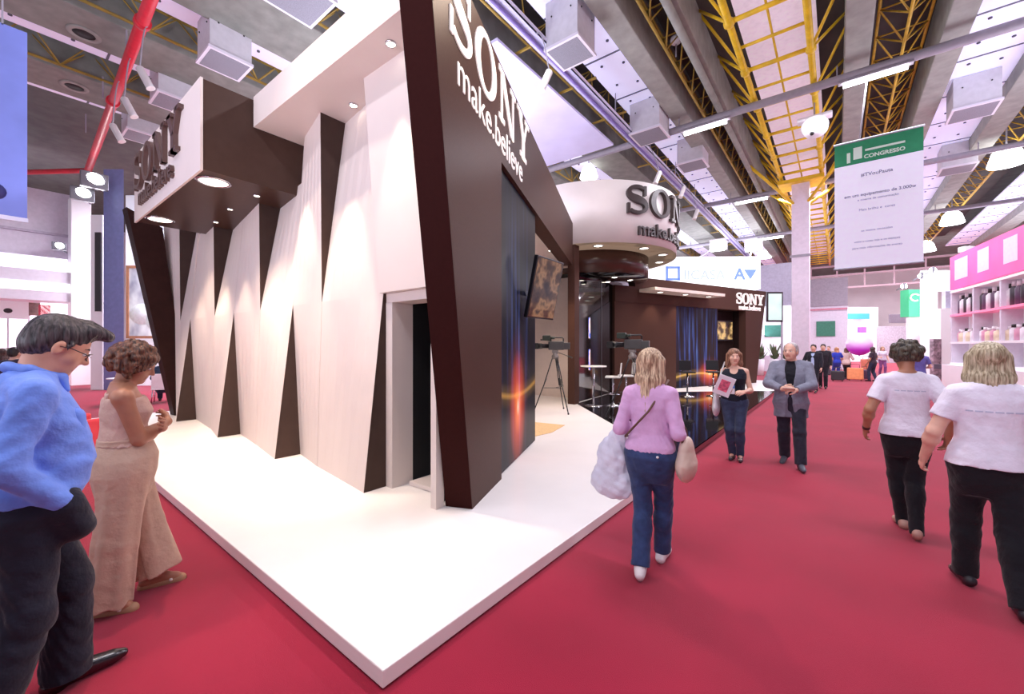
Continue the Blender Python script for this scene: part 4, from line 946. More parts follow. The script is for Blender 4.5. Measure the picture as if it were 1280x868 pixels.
# ---------------------------------------------------------------- booths and fittings in the background
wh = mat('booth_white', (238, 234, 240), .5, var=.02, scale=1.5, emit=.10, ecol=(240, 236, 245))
wh_far = mat('booth_white_far_glow', (242, 236, 242), .5, var=.03, emit=.25, ecol=(248, 240, 250))  # emission stands in for the bright haze at the far end
wh2 = mat('booth_white_grey', (214, 206, 220), .55, var=.03)
colb = mat('slate_blue', (122, 132, 186), .6, var=.04)
def tbox(name, label, cat, a, c, m, parts=(), group=None, bev=.01):
    a, c = Vector(a), Vector(c); t = thing(name, label, cat, ((a.x+c.x)/2, (a.y+c.y)/2, min(a.z, c.z)), 0, group)
    b = MB(); b.box(a, c, bev); b.build('body', m, t)
    for n, p, q, mm in parts: b = MB(); b.box(p, q); b.build(n, mm, t)
    return t
# ---- left: tall white booth with fascia bands, slate column, framed picture
b0 = thing('white_pavilion', 'tall white booth with stacked fascia bands at far left behind the man in blue', 'booth', (-26, 0, 0))
b = MB(); b.box((-28, -6, 5.4), (-26.2, 2.95, 8.2)); b.build('upper_fascia', wh2, b0)
b = MB(); b.box((-28, -6, 6.35), (-26.1, 2.9, 6.45)); b.build('fascia_line', mat('line_grey', (186, 176, 194), .6), b0)
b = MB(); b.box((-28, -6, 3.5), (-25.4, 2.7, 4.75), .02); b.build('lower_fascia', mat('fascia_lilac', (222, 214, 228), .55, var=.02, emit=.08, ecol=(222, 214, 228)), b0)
b = MB(); b.box((-28, -6, 3.9), (-25.35, 2.65, 4.25)); b.build('light_band', mat('band_glow', (255, 253, 255), .5, var=0, emit=1.3), b0)
b = MB(); b.box((-31, -6, 0), (-30.8, 3.2, 8.2)); b.build('back_board', wh, b0)
b = MB(); b.box((-26.4, 2.35, 0), (-25.2, 2.95, 8.0), .02); b.build('corner_pier', wh, b0)
for i, y in enumerate((-4.2, -1.2)): b = MB(); b.box((-26.3, y, 0), (-25.9, y+.35, 3.5), .02); b.build('post', wh2, b0)
for i, (u, v, w, h, m, lb) in enumerate(((10, 387, 1.1, .75, wh, 'white sign board with a small dark mark under the left pavilion fascia'), (36, 385, .8, .65, mat('poster_brown', (112, 88, 84), .6, var=.2), 'dark brown poster next to the white sign board at far left'), (70, 390, .9, 1.5, mat('screen_white', (250, 250, 255), .5, var=0, emit=1.2), 'bright white screen in the left pavilion'), (87, 392, .35, .6, mat('poster_pink', (236, 64, 96), .6), 'small pink poster right of the bright white screen at far left'), (56, 393, .35, .8, mat('poster_red', (214, 70, 96), .6, var=.2), 'small red and dark poster left of the bright white screen'))):
    p = on_x(u, v, -26.6-.3*(i % 2)); t = tbox('wall_poster' if i else 'sign_board', lb, 'poster' if i else 'sign', p+Vector((-.04, -w/2, -h/2)), p+Vector((0, w/2, h/2)), m)
    if i == 0: b = MB(); b.ball(p+Vector((.02, 0, -.05)), (.02, .12, .1)); b.build('mark', M['black'], t)
    b = MB(); b.box((p.x-.1, p.y-.03, 0), (p.x-.05, p.y+.03, p.z-h/2+.02)); b.build('stand', wh2, t)
tbox('display_counter', 'low white counter with beige goods in the left pavilion', 'counter', (-24.6, -2.2, 0), (-23.8, 1.6, 1.05), wh, [('shelf', (-24.55, -2.1, 1.3), (-23.9, 1.5, 1.33), mat('shelf_tan', (190, 164, 120), .6))])
# flood lamps
def flood(p, lb, r=.22, e=True):
    p = Vector(p); t = thing('floodlight', lb, 'floodlight', tuple(p)); b = MB(); b.obox(p, (r*1.3, r*.35, r), (0, 1, 0), (1, 0, 0), .02); b.build('housing', M['grey_metal'], t)
    b = MB(); dv_ = (Vector((0, 0, 1.6))-p).normalized(); b.lathe([(0, r*.5), (r*.5, r*.46), (r*.9, r*.3), (r*.95, r*.1)], p, 20, dv_); b.build('lens', mat('flood_glow', (255, 255, 255), .4, var=0, emit=25), t)
    b = MB(); b.bar(p, p+Vector((-.35, .25, -.2)), .05); b.build('arm', M['grey_metal'], t)
flood(on_d(118, 226, 15.0), 'dazzling floodlight on the slate column at left, upper of two', .28); flood(on_d(103, 243, 15.0), 'dazzling floodlight on the slate column at left, lower of two', .24)
flood(on_x(74, 308, -25.3), 'bright starry lamp in the middle of the white pavilion fascia', .16)
sc = thing('slate_column', 'broad slate-blue column left of the sign box', 'column', (-19, 3, 0))
p0, p1 = on_d(129, 215, 15.6), on_d(155, 215, 15.6); dv = (p1-p0).normalized(); nv = Vector((dv.y, -dv.x, 0))
if nv.dot(-p0) < 0: nv = -nv
b = MB(); w = [(p0.x, p0.y), (p1.x, p1.y), (p1.x-nv.x*.1-dv.x*.3, p1.y-nv.y*.1-dv.y*.3), (p0.x-nv.x*.1+dv.x*.3, p0.y-nv.y*.1+dv.y*.3)]; b.hexa([(x, y, 0) for x, y in w], [(x, y, 8.3) for x, y in w], .02); b.build('shaft', colb, sc)
pA, pB = on_d(113, 300, 15.65), on_d(128, 300, 15.65)
b = MB(); w = [(pA.x, pA.y), (pB.x, pB.y), (pB.x-nv.x*.7, pB.y-nv.y*.7), (pA.x-nv.x*.7, pA.y-nv.y*.7)]; b.hexa([(x, y, 0) for x, y in w], [(x, y, 6.6) for x, y in w], .02); b.build('white_side', wh, sc)
fr_a, fr_b = on_d(120, 290, 15.55), on_d(127, 290, 15.55)
b = MB(); b.slab([(fr_a.x, fr_a.y, 2.95), (fr_b.x, fr_b.y, 2.95), (fr_b.x, fr_b.y, 5.9), (fr_a.x, fr_a.y, 5.9)], tuple(nv), .05); tag(b.build('picture_frame', mat('frame_dark', (40, 34, 40), .5)), 'tall narrow dark picture hung on the side of the slate column', 'picture')
q0, q1 = on_d(157, 200, 17.5), on_d(240, 200, 17.5)
w = [(q0.x, q0.y), (q1.x, q1.y), (q1.x-nv.x*.2, q1.y-nv.y*.2), (q0.x-nv.x*.2, q0.y-nv.y*.2)]
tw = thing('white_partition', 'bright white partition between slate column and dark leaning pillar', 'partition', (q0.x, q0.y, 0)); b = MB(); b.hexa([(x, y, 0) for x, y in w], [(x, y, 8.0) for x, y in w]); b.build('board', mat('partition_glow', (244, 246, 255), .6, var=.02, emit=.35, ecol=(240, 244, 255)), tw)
# framed pale picture (plain stand-in: pale rounded shapes on grey)
def art():
    m = bpy.data.materials.new('pale_print'); m.use_nodes = True; nt = m.node_tree; bs = nt.nodes['Principled BSDF']; tc = nt.nodes.new('ShaderNodeTexCoord')
    n = nt.nodes.new('ShaderNodeTexNoise'); n.inputs['Scale'].default_value = 2.1; n.inputs['Detail'].default_value = 3; nt.links.new(tc.outputs['Generated'], n.inputs['Vector'])
    cr = nt.nodes.new('ShaderNodeValToRGB'); nt.links.new(n.outputs[0], cr.inputs[0]); e = cr.color_ramp.elements; e[0].position = .36; e[0].color = lin((140, 140, 156)); e[1].position = .56; e[1].color = lin((228, 232, 228))
    nt.links.new(cr.outputs[0], bs.inputs['Base Color']); bs.inputs['Emission Strength'].default_value = .25; nt.links.new(cr.outputs[0], bs.inputs['Emission Color']); return m
fa, fb = on_d(161, 300, 17.2), on_d(236, 300, 17.2); ft = thing('framed_print', 'pale grey print in a thin orange-brown frame on the white partition', 'picture', (fa.x, fa.y, 2.0))
fx = (fb-fa).normalized(); zt_, zb_ = CAMZ+100/520*17.2, CAMZ+12/520*17.2; wI = (fb-fa).length
b = MB(); b.slab([tuple(Vector((fa.x, fa.y, 0))+fx*0+Vector((0, 0, zb_))), (fb.x, fb.y, zb_), (fb.x, fb.y, zt_), (fa.x, fa.y, zt_)], tuple(nv), .05); b.build('print', art(), ft)
fm = mat('frame_orange', (176, 120, 84), .5)
b = MB()
for (x0, z0, x1, z1) in ((-.05, zb_-.05, .06, zt_+.05), (wI-.06, zb_-.05, wI+.05, zt_+.05), (-.05, zb_-.05, wI+.05, zb_+.06), (-.05, zt_-.06, wI+.05, zt_+.05)):
    c = Vector((fa.x, fa.y, 0)); b.slab([tuple(c+fx*x0+Vector((0, 0, z0))), tuple(c+fx*x1+Vector((0, 0, z0))), tuple(c+fx*x1+Vector((0, 0, z1))), tuple(c+fx*x0+Vector((0, 0, z1)))], tuple(nv), .08)
b.build('frame', fm, ft)
# relief of soft rounded pale forms on the print
b = MB()
for (u, v, w_, h_) in ((.42, .78, .16, .19), (.5, .50, .22, .24), (.25, .33, .22, .15), (.6, .25, .3, .2)):
    c = Vector((fa.x, fa.y, zb_+(zt_-zb_)*v))+fx*wI*u+nv*.05; b.lathe([(0, .01), (1, .01), (1, 0)], (0, 0, 0), 24)
    for q in [x for x in b.bm.verts if not x.tag]:
        q.tag = True; x_, y_, z_ = q.co; q.co = c+fx*(x_*wI*w_)+Vector((0, 0, y_*(zt_-zb_)*h_))+nv*z_
b.build('pale_shape', mat('pale_shape', (224, 228, 224), .7, var=.08, emit=.2, ecol=(224, 228, 224)), ft)
# table and chairs by the seated visitor
wt = thing('cafe_table', 'round white table beside the seated visitor behind the curly-haired woman', 'table', tuple(on_z(160, 505, 0)))
b = MB(); b.lathe([(0, .72), (.45, .72), (.45, .745), (0, .745)], (0, 0, 0), 32); b.build('top', wh, wt, True); b = MB(); b.tube([(0, 0, .02), (0, 0, .72)], .035, 12); b.build('column', wh2, wt, True); b = MB(); b.lathe([(0, 0), (.26, 0), (.24, .02), (0, .03)], (0, 0, 0), 24); b.build('base', wh2, wt, True)
red = thing('red_armchair', 'red padded armchair between the man in blue and the curly-haired woman', 'armchair', tuple(on_z(95, 580, 0)), math.radians(20))
rm = mat('red_vinyl', (214, 42, 60), .45, var=.03)
b = MB(); b.box((-.36, -.36, .22), (.36, .36, .46), .05); b.build('seat', rm, red, True); b = MB(); b.hexa([(-.36, -.40, .2), (.36, -.40, .2), (.36, -.26, .2), (-.36, -.26, .2)], [(-.34, -.52, .98), (.34, -.52, .98), (.34, -.40, .98), (-.34, -.40, .98)], .04); b.build('backrest', rm, red, True)
for s_ in (-1, 1): b = MB(); b.box((s_*.37-.05, -.36, .2), (s_*.37+.05, .34, .64), .03); b.build('armrest', rm, red, True)
for sx in (-1, 1):
    for sy in (-1, 1): b = MB(); b.tube([(sx*.3, sy*.3, 0), (sx*.3, sy*.3, .24)], .02, 8); b.build('leg', M['chrome'], red, True)
# white low block at the lower left edge
tbox('display_plinth', 'low white printed block at the left edge behind the man in blue', 'plinth', (-4.62, .02, 0), (-4.2, .42, .42), mat('plinth_white', (226, 222, 236), .5, var=.05), [('printed_band', (-4.19, .03, .12), (-4.198, .41, .2), mat('band_rose', (206, 150, 168), .6))])
# ---- behind the stand, centre right
p0, p1 = Vector((-9.5, 22.6, 0)), Vector((-3.4, 27.2, 0))
sg = thing('sign_band', 'long glowing white sign band with pale blue letters behind the far brown portal', 'sign', tuple(p0))
sgl = mat('sign_glow', (250, 252, 255), .5, var=0, emit=1.0)
dxy = (p1-p0).normalized(); nxy = Vector((dxy.y, -dxy.x, 0))
b = MB(); w = [tuple(p0), tuple(p1), tuple(p1-nxy*.5), tuple(p0-nxy*.5)]; b.hexa([(x, y, 4.9) for x, y, z in w], [(x, y, 6.75) for x, y, z in w], .01); b.build('light_box', sgl, sg)
blm = mat('pale_blue_letter', (120, 160, 235), .5, var=0, emit=.3, ecol=(120, 160, 235))
blp = mat('faint_blue_letter', (190, 208, 248), .5, var=0, emit=.45, ecol=(190, 208, 248))
so = p0+dxy*2.3+Vector((0, 0, 5.4)); b = MB()
for (x0, z0, x1, z1) in ((0, 0, .13, .8), (.67, 0, .8, .8), (0, 0, .8, .13), (0, .67, .8, .8)): b.slab([tuple(so+dxy*x0+Vector((0, 0, z0))), tuple(so+dxy*x1+Vector((0, 0, z0))), tuple(so+dxy*x1+Vector((0, 0, z1))), tuple(so+dxy*x0+Vector((0, 0, z1)))], tuple(nxy), .03)
b.build('square_mark', blm, sg)
link('lettering', text_mesh('IICASA', .78, .03, plane_map(p0+dxy*3.3+Vector((0, 0, 5.45)), dxy, (0, 0, 1), nxy), bold=.006), blp, sg)
link('letter', text_mesh('A', .9, .03, plane_map(p0+dxy*6.15+Vector((0, 0, 5.45)), dxy, (0, 0, 1), nxy), bold=.02), blm, sg)
b = MB(); c = p0+dxy*7.05+Vector((0, 0, 5.75)); b.slab([tuple(c+dxy*-.35+Vector((0, 0, .25))), tuple(c+dxy*.35+Vector((0, 0, .25))), tuple(c+Vector((0, 0, -.3)))], tuple(nxy), .04); b.build('arrow_mark', blm, sg)
b = MB(); b.hexa([(p0.x, p0.y, 0), (p0.x+.3, p0.y, 0), (p0.x+.3, p0.y+.3, 0), (p0.x, p0.y+.3, 0)], [(p0.x, p0.y, 4.8), (p0.x+.3, p0.y, 4.8), (p0.x+.3, p0.y+.3, 4.8), (p0.x, p0.y+.3, 4.8)]); b.build('post', wh2, sg)
b = MB(); q = p1-dxy*.5-nxy*.2; b.box((q.x-.2, q.y-.2, 0), (q.x+.2, q.y+.2, 4.8)); b.build('post', wh2, sg)
for (u0, u1), v0, v1, lb in (((862, 906), 300, 322, 'left bright lamp bar above the white sign band'), ((930, 950), 336, 304, 'right bright lamp arm above the white sign band')):
    a, c = on_d(u0+6, 326, 27), on_d(u1-8, 306, 27); t = thing('arm_floodlight', lb, 'floodlight', tuple(a)); b = MB(); b.tube([a, c], .05, 8); b.build('arm', wh2, t); b = MB(); b.obox(c, (.5, .2, .35), (1, 0, 0), (0, 1, 0), .03); b.build('housing', wh, t); b = MB(); b.obox(c+Vector((0, -.22, -.2)), (.4, .03, .25), (1, 0, 0), (0, 1, 0)); b.build('lens', _mats['flood_glow'], t)
# hanging monitor
pt_ = on_d(968, 384, 21.5); hm = thing('display_monitor', 'tall monitor with a pale green picture beside the right edge of the far portal', 'monitor', tuple(pt_))
b = MB(); b.obox(pt_, (.42, .05, .78), (.788, .615, 0), (-.615, .788, 0), .01); b.build('case', M['black'], hm); b = MB(); b.obox(pt_-Vector((-.615, .788, 0))*.055, (.34, .006, .68), (.788, .615, 0), (-.615, .788, 0)); b.build('screen', mat('pale_green_screen', (176, 206, 196), .4, var=.1, scale=1.5, emit=.5, ecol=(176, 206, 196)), hm)
b = MB(); b.bar(pt_+Vector((.3, .3, -.7)), (pt_.x+.3, pt_.y+.3, 0), .09); b.build('post', pg, hm)
# booths along the far left of the aisle
tbox('booth_block', 'white far booth with dark header left of the column', 'booth', (-5.0, 33, 0), (-2.4, 36, 4.4), wh_far, [('header', (-5.1, 32.9, 4.4), (-2.3, 36, 7.2), mat('header_grey', (112, 104, 118), .6)), ('green_panel', (-3.9, 32.95, 2.3), (-2.9, 33.02, 3.1), mat('panel_green', (40, 110, 92), .6)), ('counter', (-5.0, 32.4, 0), (-2.4, 33, 1.05), wh2)])
tbox('booth_block', 'white far booth with a green plate and rail right of the column', 'booth', (-1.6, 38, 0), (.6, 41, 4.6), wh2, [('header', (-1.6, 37.9, 4.6), (.6, 41, 6.6), mat('header_grey2', (150, 140, 152), .6)), ('green_plate', (-1.2, 37.9, 2.4), (-.1, 37.98, 3.5), mat('panel_green2', (48, 116, 92), .6)), ('rail', (-1.6, 37.85, 4.3), (.6, 37.9, 4.42), mat('rail_rose', (196, 120, 140), .6))])
# plants on the far booth counter
pgm = mat('leaf_green', (84, 104, 70), .6, var=.2, scale=20)
for k, (u, v) in enumerate(((950, 432), (968, 428), (982, 432))):
    p = on_d(u, v, 24); t = thing('potted_plant', 'small green potted plant on a stand near the far portal, %s' % ('left', 'middle', 'right')[k], 'plant', (p.x, p.y, 0), 0, 'potted plants near the far portal')
    b = MB(); b.lathe([(0, 0), (.18, 0), (.24, .9), (0, .9)], (0, 0, 0), 16); b.build('pot', wh, t, True); b = MB()
    for i in range(26):
        a = random.uniform(0, 2*PI); r = random.uniform(.1, .5); h = random.uniform(1.2, 1.9); q = Vector((math.cos(a), math.sin(a), 0))
        b.poly([(0, 0, .9), tuple(q*r*.6+Vector((-q.y, q.x, 0))*.08+Vector((0, 0, h*.8))), tuple(q*r+Vector((0, 0, h))), tuple(q*r*.6-Vector((-q.y, q.x, 0))*.08+Vector((0, 0, h*.8)))])
    b.build('foliage', pgm, t, True)
# ---- hall end: grid gantry, teal sign, booths
ga = thing('steel_gantry', 'dark rose lattice gantry crossing the far end of the hall under the banner', 'gantry', (6, 50, 7))
gm_ = mat('gantry_rose', (140, 110, 118), .6)
for z in (7.2, 8.4, 9.3): b = MB(); b.bar((-4, 50, z), (16, 50, z), .16); b.build('rail', gm_, ga)
b = MB()
for x in range(-4, 17, 2): b = MB(); b.bar((x, 50, 7.2), (x, 50, 9.3), .12); b.build('upright', gm_, ga)
b = MB(); b.box((-4.2, 49.8, 0), (-3.8, 50.2, 9.3)); b.build('leg', pg, ga)
def fp_(u0, v0, u1, v1, d): return on_d(u0, v0, d), on_d(u1, v1, d)
def far_panel(name, lb, cat, u0, v0, u1, v1, d, m, ground=True, th=.2):
    a, c = on_d(u0, v1, d), on_d(u1, v0, d); t = thing(name, lb, cat, ((a.x+c.x)/2, (a.y+c.y)/2, 0 if ground else a.z)); R_ = Vector((.788, .615, 0)); Fw = Vector((-.615, .788, 0))*th
    z0 = 0 if ground else a.z; b = MB(); b.hexa([(a.x, a.y, z0), (c.x, c.y, z0), (c.x+Fw.x, c.y+Fw.y, z0), (a.x+Fw.x, a.y+Fw.y, z0)], [(a.x, a.y, c.z), (c.x, c.y, c.z), (c.x+Fw.x, c.y+Fw.y, c.z), (a.x+Fw.x, a.y+Fw.y, c.z)], .01); b.build('body', m, t); return t
far_panel('far_booth', 'broad white booth front at the end of the aisle behind the balloon', 'booth', 1042, 384, 1098, 440, 46, wh_far, th=.3)
t = far_panel('teal_sign', 'wide teal sign with pale lettering above the end of the aisle', 'sign', 1055, 392, 1087, 399, 45, mat('teal', (70, 160, 168), .5, var=.03, emit=.2, ecol=(70, 160, 168)), False)
far_panel('lit_post', 'glowing white post left of the teal sign', 'post', 1034, 375, 1038, 440, 40, mat('post_glow', (255, 244, 242), .5, var=0, emit=.8))
far_panel('dark_header', 'dark grey header board right of the teal sign', 'sign', 1113, 393, 1135, 404, 40, mat('header_dark', (104, 92, 104), .6), False)
far_panel('far_booth', 'dim booth front with lamps under the dark header board', 'booth', 1098, 408, 1140, 440, 42, mat('booth_dim', (168, 156, 168), .6, var=.1))
far_panel('violet_sign', 'little violet sign above the balloon', 'sign', 1074, 409, 1083, 416, 38, mat('violet', (128, 70, 222), .5, var=0, emit=.3), False)
# green cube sign, white towers, cabinet
t = far_panel('green_sign', 'bright green box sign with a white curl on a white pylon', 'sign', 1136, 362, 1152, 396, 27, mat('sign_green', (66, 190, 130), .5, var=.02, emit=.35, ecol=(66, 190, 130)), False, .6)
p = on_d(1144, 372, 26.9); b = MB(); b.tube([p+Vector((.3*math.cos(a)*.788, .3*math.cos(a)*.615, .22*math.sin(a))) for a in [math.radians(40+i*22) for i in range(13)]], .05, 6); b.build('curl_mark', M['letter_white'], t)
far_panel('white_pylon', 'white pylon carrying the green box sign', 'pylon', 1136, 397, 1153, 440, 27.1, wh_far)
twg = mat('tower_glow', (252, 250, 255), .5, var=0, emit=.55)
far_panel('white_tower', 'dazzling white tower of a booth right of the green sign', 'tower', 1154, 338, 1172, 460, 25, twg)
t = far_panel('white_cabinet', 'plain white cabinet wall left of the pink booth', 'cabinet', 1176, 386, 1202, 455, 21, wh_far, th=.8)
t = far_panel('glass_display', 'blue-framed glass display above the white cabinet', 'display', 1182, 364, 1200, 385, 21.2, mat('glass_lilac', (206, 204, 226), .2, var=.05), False); a, c = on_d(1196, 386, 21.1), on_d(1201, 364, 21.1); b = MB(); b.box((a.x, a.y-.03, a.z), (c.x, a.y+.05, c.z)); b.build('frame_post', colb, t)
far_panel('white_header', 'glowing white header above the glass display', 'header', 1172, 338, 1204, 364, 21.4, twg, False)
far_panel('portrait_poster', 'poster of a dark-haired woman with a red lower edge beside the white cabinet', 'poster', 1167, 424, 1177, 455, 20.8, mat('poster_grey', (150, 130, 140), .6, var=.4, scale=6))
p = on_d(1172, 436, 20.6); 
t = far_panel('dark_bench', 'dark framed low table beside the white cabinet', 'table', 1181, 456, 1203, 462, 19, mat('bench_dark', (70, 64, 78), .5), False, .5)
for u in (1182, 1202): q = on_d(u, 460, 19.05); b = MB(); b.box((q.x-.03, q.y-.03, 0), (q.x+.03, q.y+.03, q.z)); b.build('leg', _mats['bench_dark'], t)
for k, (u, v, d) in enumerate(((1152, 345, 24), (1166, 338, 24), (1130, 358, 27))): flood(on_d(u, v, d), 'starry white floodlight over the white tower, %s' % ('left', 'right', 'above the green sign')[k], .17)
# ---- pink booth at right
A_, B_ = Vector((3.97, 24.7, 0)), Vector((5.1, 16.6, 0)); dp_ = (B_-A_).normalized(); np_ = Vector((dp_.y, -dp_.x, 0))
if np_.dot(-A_) < 0: np_ = -np_
pk = thing('pink_booth', 'beauty booth with hot pink header and white shelves at the right edge', 'booth', tuple((A_+B_)/2))
pink = mat('hot_pink', (246, 70, 150), .5, var=.06, scale=1.2, emit=.35, ecol=(246, 70, 150)); pinkl = mat('light_pink', (255, 178, 214), .5, var=.05, emit=.4, ecol=(255, 190, 220))
def pk_slab(name, z0, z1, m, s0=0., s1=1., out=0., th=.2, par=pk):
    a = A_+(B_-A_)*s0+np_*out; c = A_+(B_-A_)*s1+np_*out; b = MB(); n = -np_*th
    b.hexa([(a.x, a.y, z0), (c.x, c.y, z0), (c.x+n.x, c.y+n.y, z0), (a.x+n.x, a.y+n.y, z0)], [(a.x, a.y, z1), (c.x, c.y, z1), (c.x+n.x, c.y+n.y, z1), (a.x+n.x, a.y+n.y, z1)]); return b.build(name, m, par)
pk_slab('header', 3.95, 5.3, pink, out=.3, th=.1)
for s0, s1 in ((.06, .2), (.3, .4), (.52, .62), (.75, .82)): pk_slab('light_panel', 4.3, 5.1, pinkl, s0, s1, .31, .01)
pk_slab('back_board', 0, 3.95, wh, out=-.25, th=.1)
for z in (3.82, 2.86, 1.75, .9): pk_slab('shelf', z, z+.08, wh if z != 2.86 else mat('shelf_pink', (250, 130, 170), .5, emit=.2), out=.3, th=.55)
for s0 in (0, .24, .48, .72, .97): pk_slab('divider', 0, 3.9, wh2, s0, s0+.012, .28, .5)
pk_slab('counter', 0, .9, wh, 0, 1, .55, .35)
bt_m = [mat('bottle_plum', (92, 66, 92), .4), mat('bottle_white', (236, 232, 238), .35), mat('bottle_charcoal', (64, 58, 66), .4), mat('bottle_rose', (214, 150, 176), .4), mat('bottle_cream', (226, 206, 176), .4)]
def make_bottle(h, r, m):
    o = thing('shampoo_bottle', 'bottle', 'bottle'); b = MB(); b.lathe([(0, 0), (r, 0), (r, h*.68), (r*.45, h*.78), (r*.45, h*.82), (0, h*.82)], (0, 0, 0), 12); b.build('flask', m, o, True)
    b = MB(); b.lathe([(0, h*.8), (r*.55, h*.8), (r*.5, h), (0, h)], (0, 0, 0), 10); b.build('cap', M['black'] if m is bt_m[1] else bt_m[1], o, True); return o
protos = [make_bottle(*q) for q in ((.78, .095, bt_m[0]), (.74, .1, bt_m[1]), (.8, .09, bt_m[2]))]; protos2 = [make_bottle(*q) for q in ((.5, .11, bt_m[3]), (.46, .13, bt_m[4]), (.52, .1, bt_m[1]))]
used = set()
cn_ = ['plum', 'white', 'charcoal', 'rose', 'cream', 'white']
nn = 26
for row, (z, pr, base) in enumerate(((2.945, protos, 0), (1.835, protos2, 3))):
    for k in range(nn):
        i = (k*7+k//3) % 3; s_ = .02+.95*k/(nn-1); s_ += .016*(min(abs(s_-q) for q in (.006, .246, .486, .726, .976)) < .016); p = A_+(B_-A_)*s_+np_*(.06); o = pr[i] if (row, i) not in used else copy_tree(pr[i]); used.add((row, i))
        o.location = (p.x, p.y, z); tag(o, '%s shampoo bottle in the row on the %s shelf of the pink booth' % (cn_[base+i], ('upper', 'lower')[row]), 'bottle', '%s bottles on the %s shelf of the pink booth' % (cn_[base+i], ('upper', 'lower')[row]))
        o['group'] = '%s bottles on the %s shelf of the pink booth' % (cn_[base+i], ('upper', 'lower')[row])
p = on_d(1208, 312, 18); t = thing('arm_spotlight', 'pale adjustable spotlight arm in front of the pink header', 'spotlight', tuple(p)); b = MB(); b.tube([p+Vector((.4, .4, -.2)), p+Vector((.1, .1, .15)), p], .035, 8); b.build('arm', wh2, t); b = MB(); b.obox(p, (.22, .12, .16), (.8, .6, 0), (0, 0, 1), .03); b.build('head', wh, t)
for k, (u, v) in enumerate(((1240, 305), (1272, 298))): flood(on_d(u, v, 15.5), 'bright lamp in front of the pink header, %s' % ('left', 'right')[k], .13)
# balloon and luggage at the end of the aisle
bp_ = on_d(1074, 431, 20.5); bl = thing('balloon', 'big round balloon, white above and violet below, over the crowd in the aisle', 'balloon', tuple(bp_))
def balloon_mat():
    m = bpy.data.materials.new('balloon_skin'); m.use_nodes = True; nt = m.node_tree; bs = nt.nodes['Principled BSDF']; tc = nt.nodes.new('ShaderNodeTexCoord'); sx = nt.nodes.new('ShaderNodeSeparateXYZ'); nt.links.new(tc.outputs['Generated'], sx.inputs[0])
    cr = nt.nodes.new('ShaderNodeValToRGB'); nt.links.new(sx.outputs[2], cr.inputs[0]); e = cr.color_ramp.elements; e[0].position = .25; e[0].color = lin((214, 60, 240)); e[1].position = .62; e[1].color = lin((240, 214, 238)); nt.links.new(cr.outputs[0], bs.inputs['Base Color']); bs.inputs['Roughness'].default_value = .2; nt.links.new(cr.outputs[0], bs.inputs['Emission Color']); bs.inputs['Emission Strength'].default_value = .04; return m
b = MB(); b.ball(bp_, .53, 28, 18); b.build('skin', balloon_mat(), bl); b = MB(); b.tube([bp_-Vector((0, 0, .52)), bp_-Vector((0, 0, .56))], .03, 8); b.build('knot', mat('knot_violet', (190, 50, 220), .4), bl); b = MB(); b.tube([bp_-Vector((0, 0, .55)), (bp_.x+.05, bp_.y, .9)], .008, 5); b.build('string', wh, bl)
# ---------------------------------------------------------------- people
def skin(name, rgb):
    m = mat(name, rgb, .5, var=.03, scale=20)
    m['rgb'] = rgb
    b = m.node_tree.nodes['Principled BSDF']; b.inputs['Subsurface Weight'].default_value = .08; b.inputs['Subsurface Radius'].default_value = (.02, .008, .005)
    return m
def cloth(name, rgb, var=.05, scale=14, rough=.85, bump=.12): return mat(name, rgb, rough, var=var, scale=scale, bump=.55, bscale=17, sheen=.12, spec=.15)
def hair(name, rgb, rgb2=None):
    """strand-streaked hair"""
    if name in _mats: return _mats[name]
    m = mat(name, rgb, .45, var=0, spec=.35); nt = m.node_tree; bs = nt.nodes['Principled BSDF']
    tc = nt.nodes.new('ShaderNodeTexCoord'); mp = nt.nodes.new('ShaderNodeMapping'); mp.inputs['Scale'].default_value = (60, 60, 7); nt.links.new(tc.outputs['Object'], mp.inputs[0])
    n = nt.nodes.new('ShaderNodeTexNoise'); n.inputs['Scale'].default_value = 1.6; n.inputs['Detail'].default_value = 4; nt.links.new(mp.outputs[0], n.inputs['Vector'])
    cr = nt.nodes.new('ShaderNodeValToRGB'); nt.links.new(n.outputs[0], cr.inputs[0]); e = cr.color_ramp.elements; e[0].position = .38; e[0].color = lin(rgb); e[1].position = .66; e[1].color = lin(rgb2 or tuple(min(255, int(c*1.5+12)) for c in rgb))
    nt.links.new(cr.outputs[0], bs.inputs['Base Color']); bp = nt.nodes.new('ShaderNodeBump'); bp.inputs['Strength'].default_value = .5; bp.inputs['Distance'].default_value = .01
    nt.links.new(n.outputs[0], bp.inputs['Height']); nt.links.new(bp.outputs[0], bs.inputs['Normal']); return m
sk_a = skin('skin_tan', (205, 148, 122)); sk_b = skin('skin_brown', (172, 116, 88)); sk_c = skin('skin_fair', (226, 176, 152))
def short_hair(h, m, quiff=0., name='hair', thin=0.):
    P = [h.E((0, -.022, .046-thin), (.084-thin*.8, .104-thin, .086-thin*.4), .02), h.E((0, -.055, -.01), (.078, .068, .075), .03)]
    if quiff: P += [h.Cn((-.03, .06, .105), (-.015, .115, .098+quiff), .03, .016, .03), h.Cn((.03, .06, .105), (.02, .11, .098+quiff), .03, .016, .03), h.Cn((0, .03, .115), (0, .105, .105+quiff), .032, .018, .03)]
    P += [h.Cn((-.079, .022, .02), (-.079, .018, -.02), .008, .006, .01), h.Cn((.079, .022, .02), (.079, .018, -.02), .008, .006, .01)]
    P += [h.E((0, .105, -.02), (.085, .08, .085), .02, 's'), h.E((-.09, .004, -.025), (.02, .028, .03), .01, 's'), h.E((.09, .004, -.025), (.02, .028, .03), .01, 's')]
    return h.part(name, P, m, .005, strands(.0022, h.hc, 90))
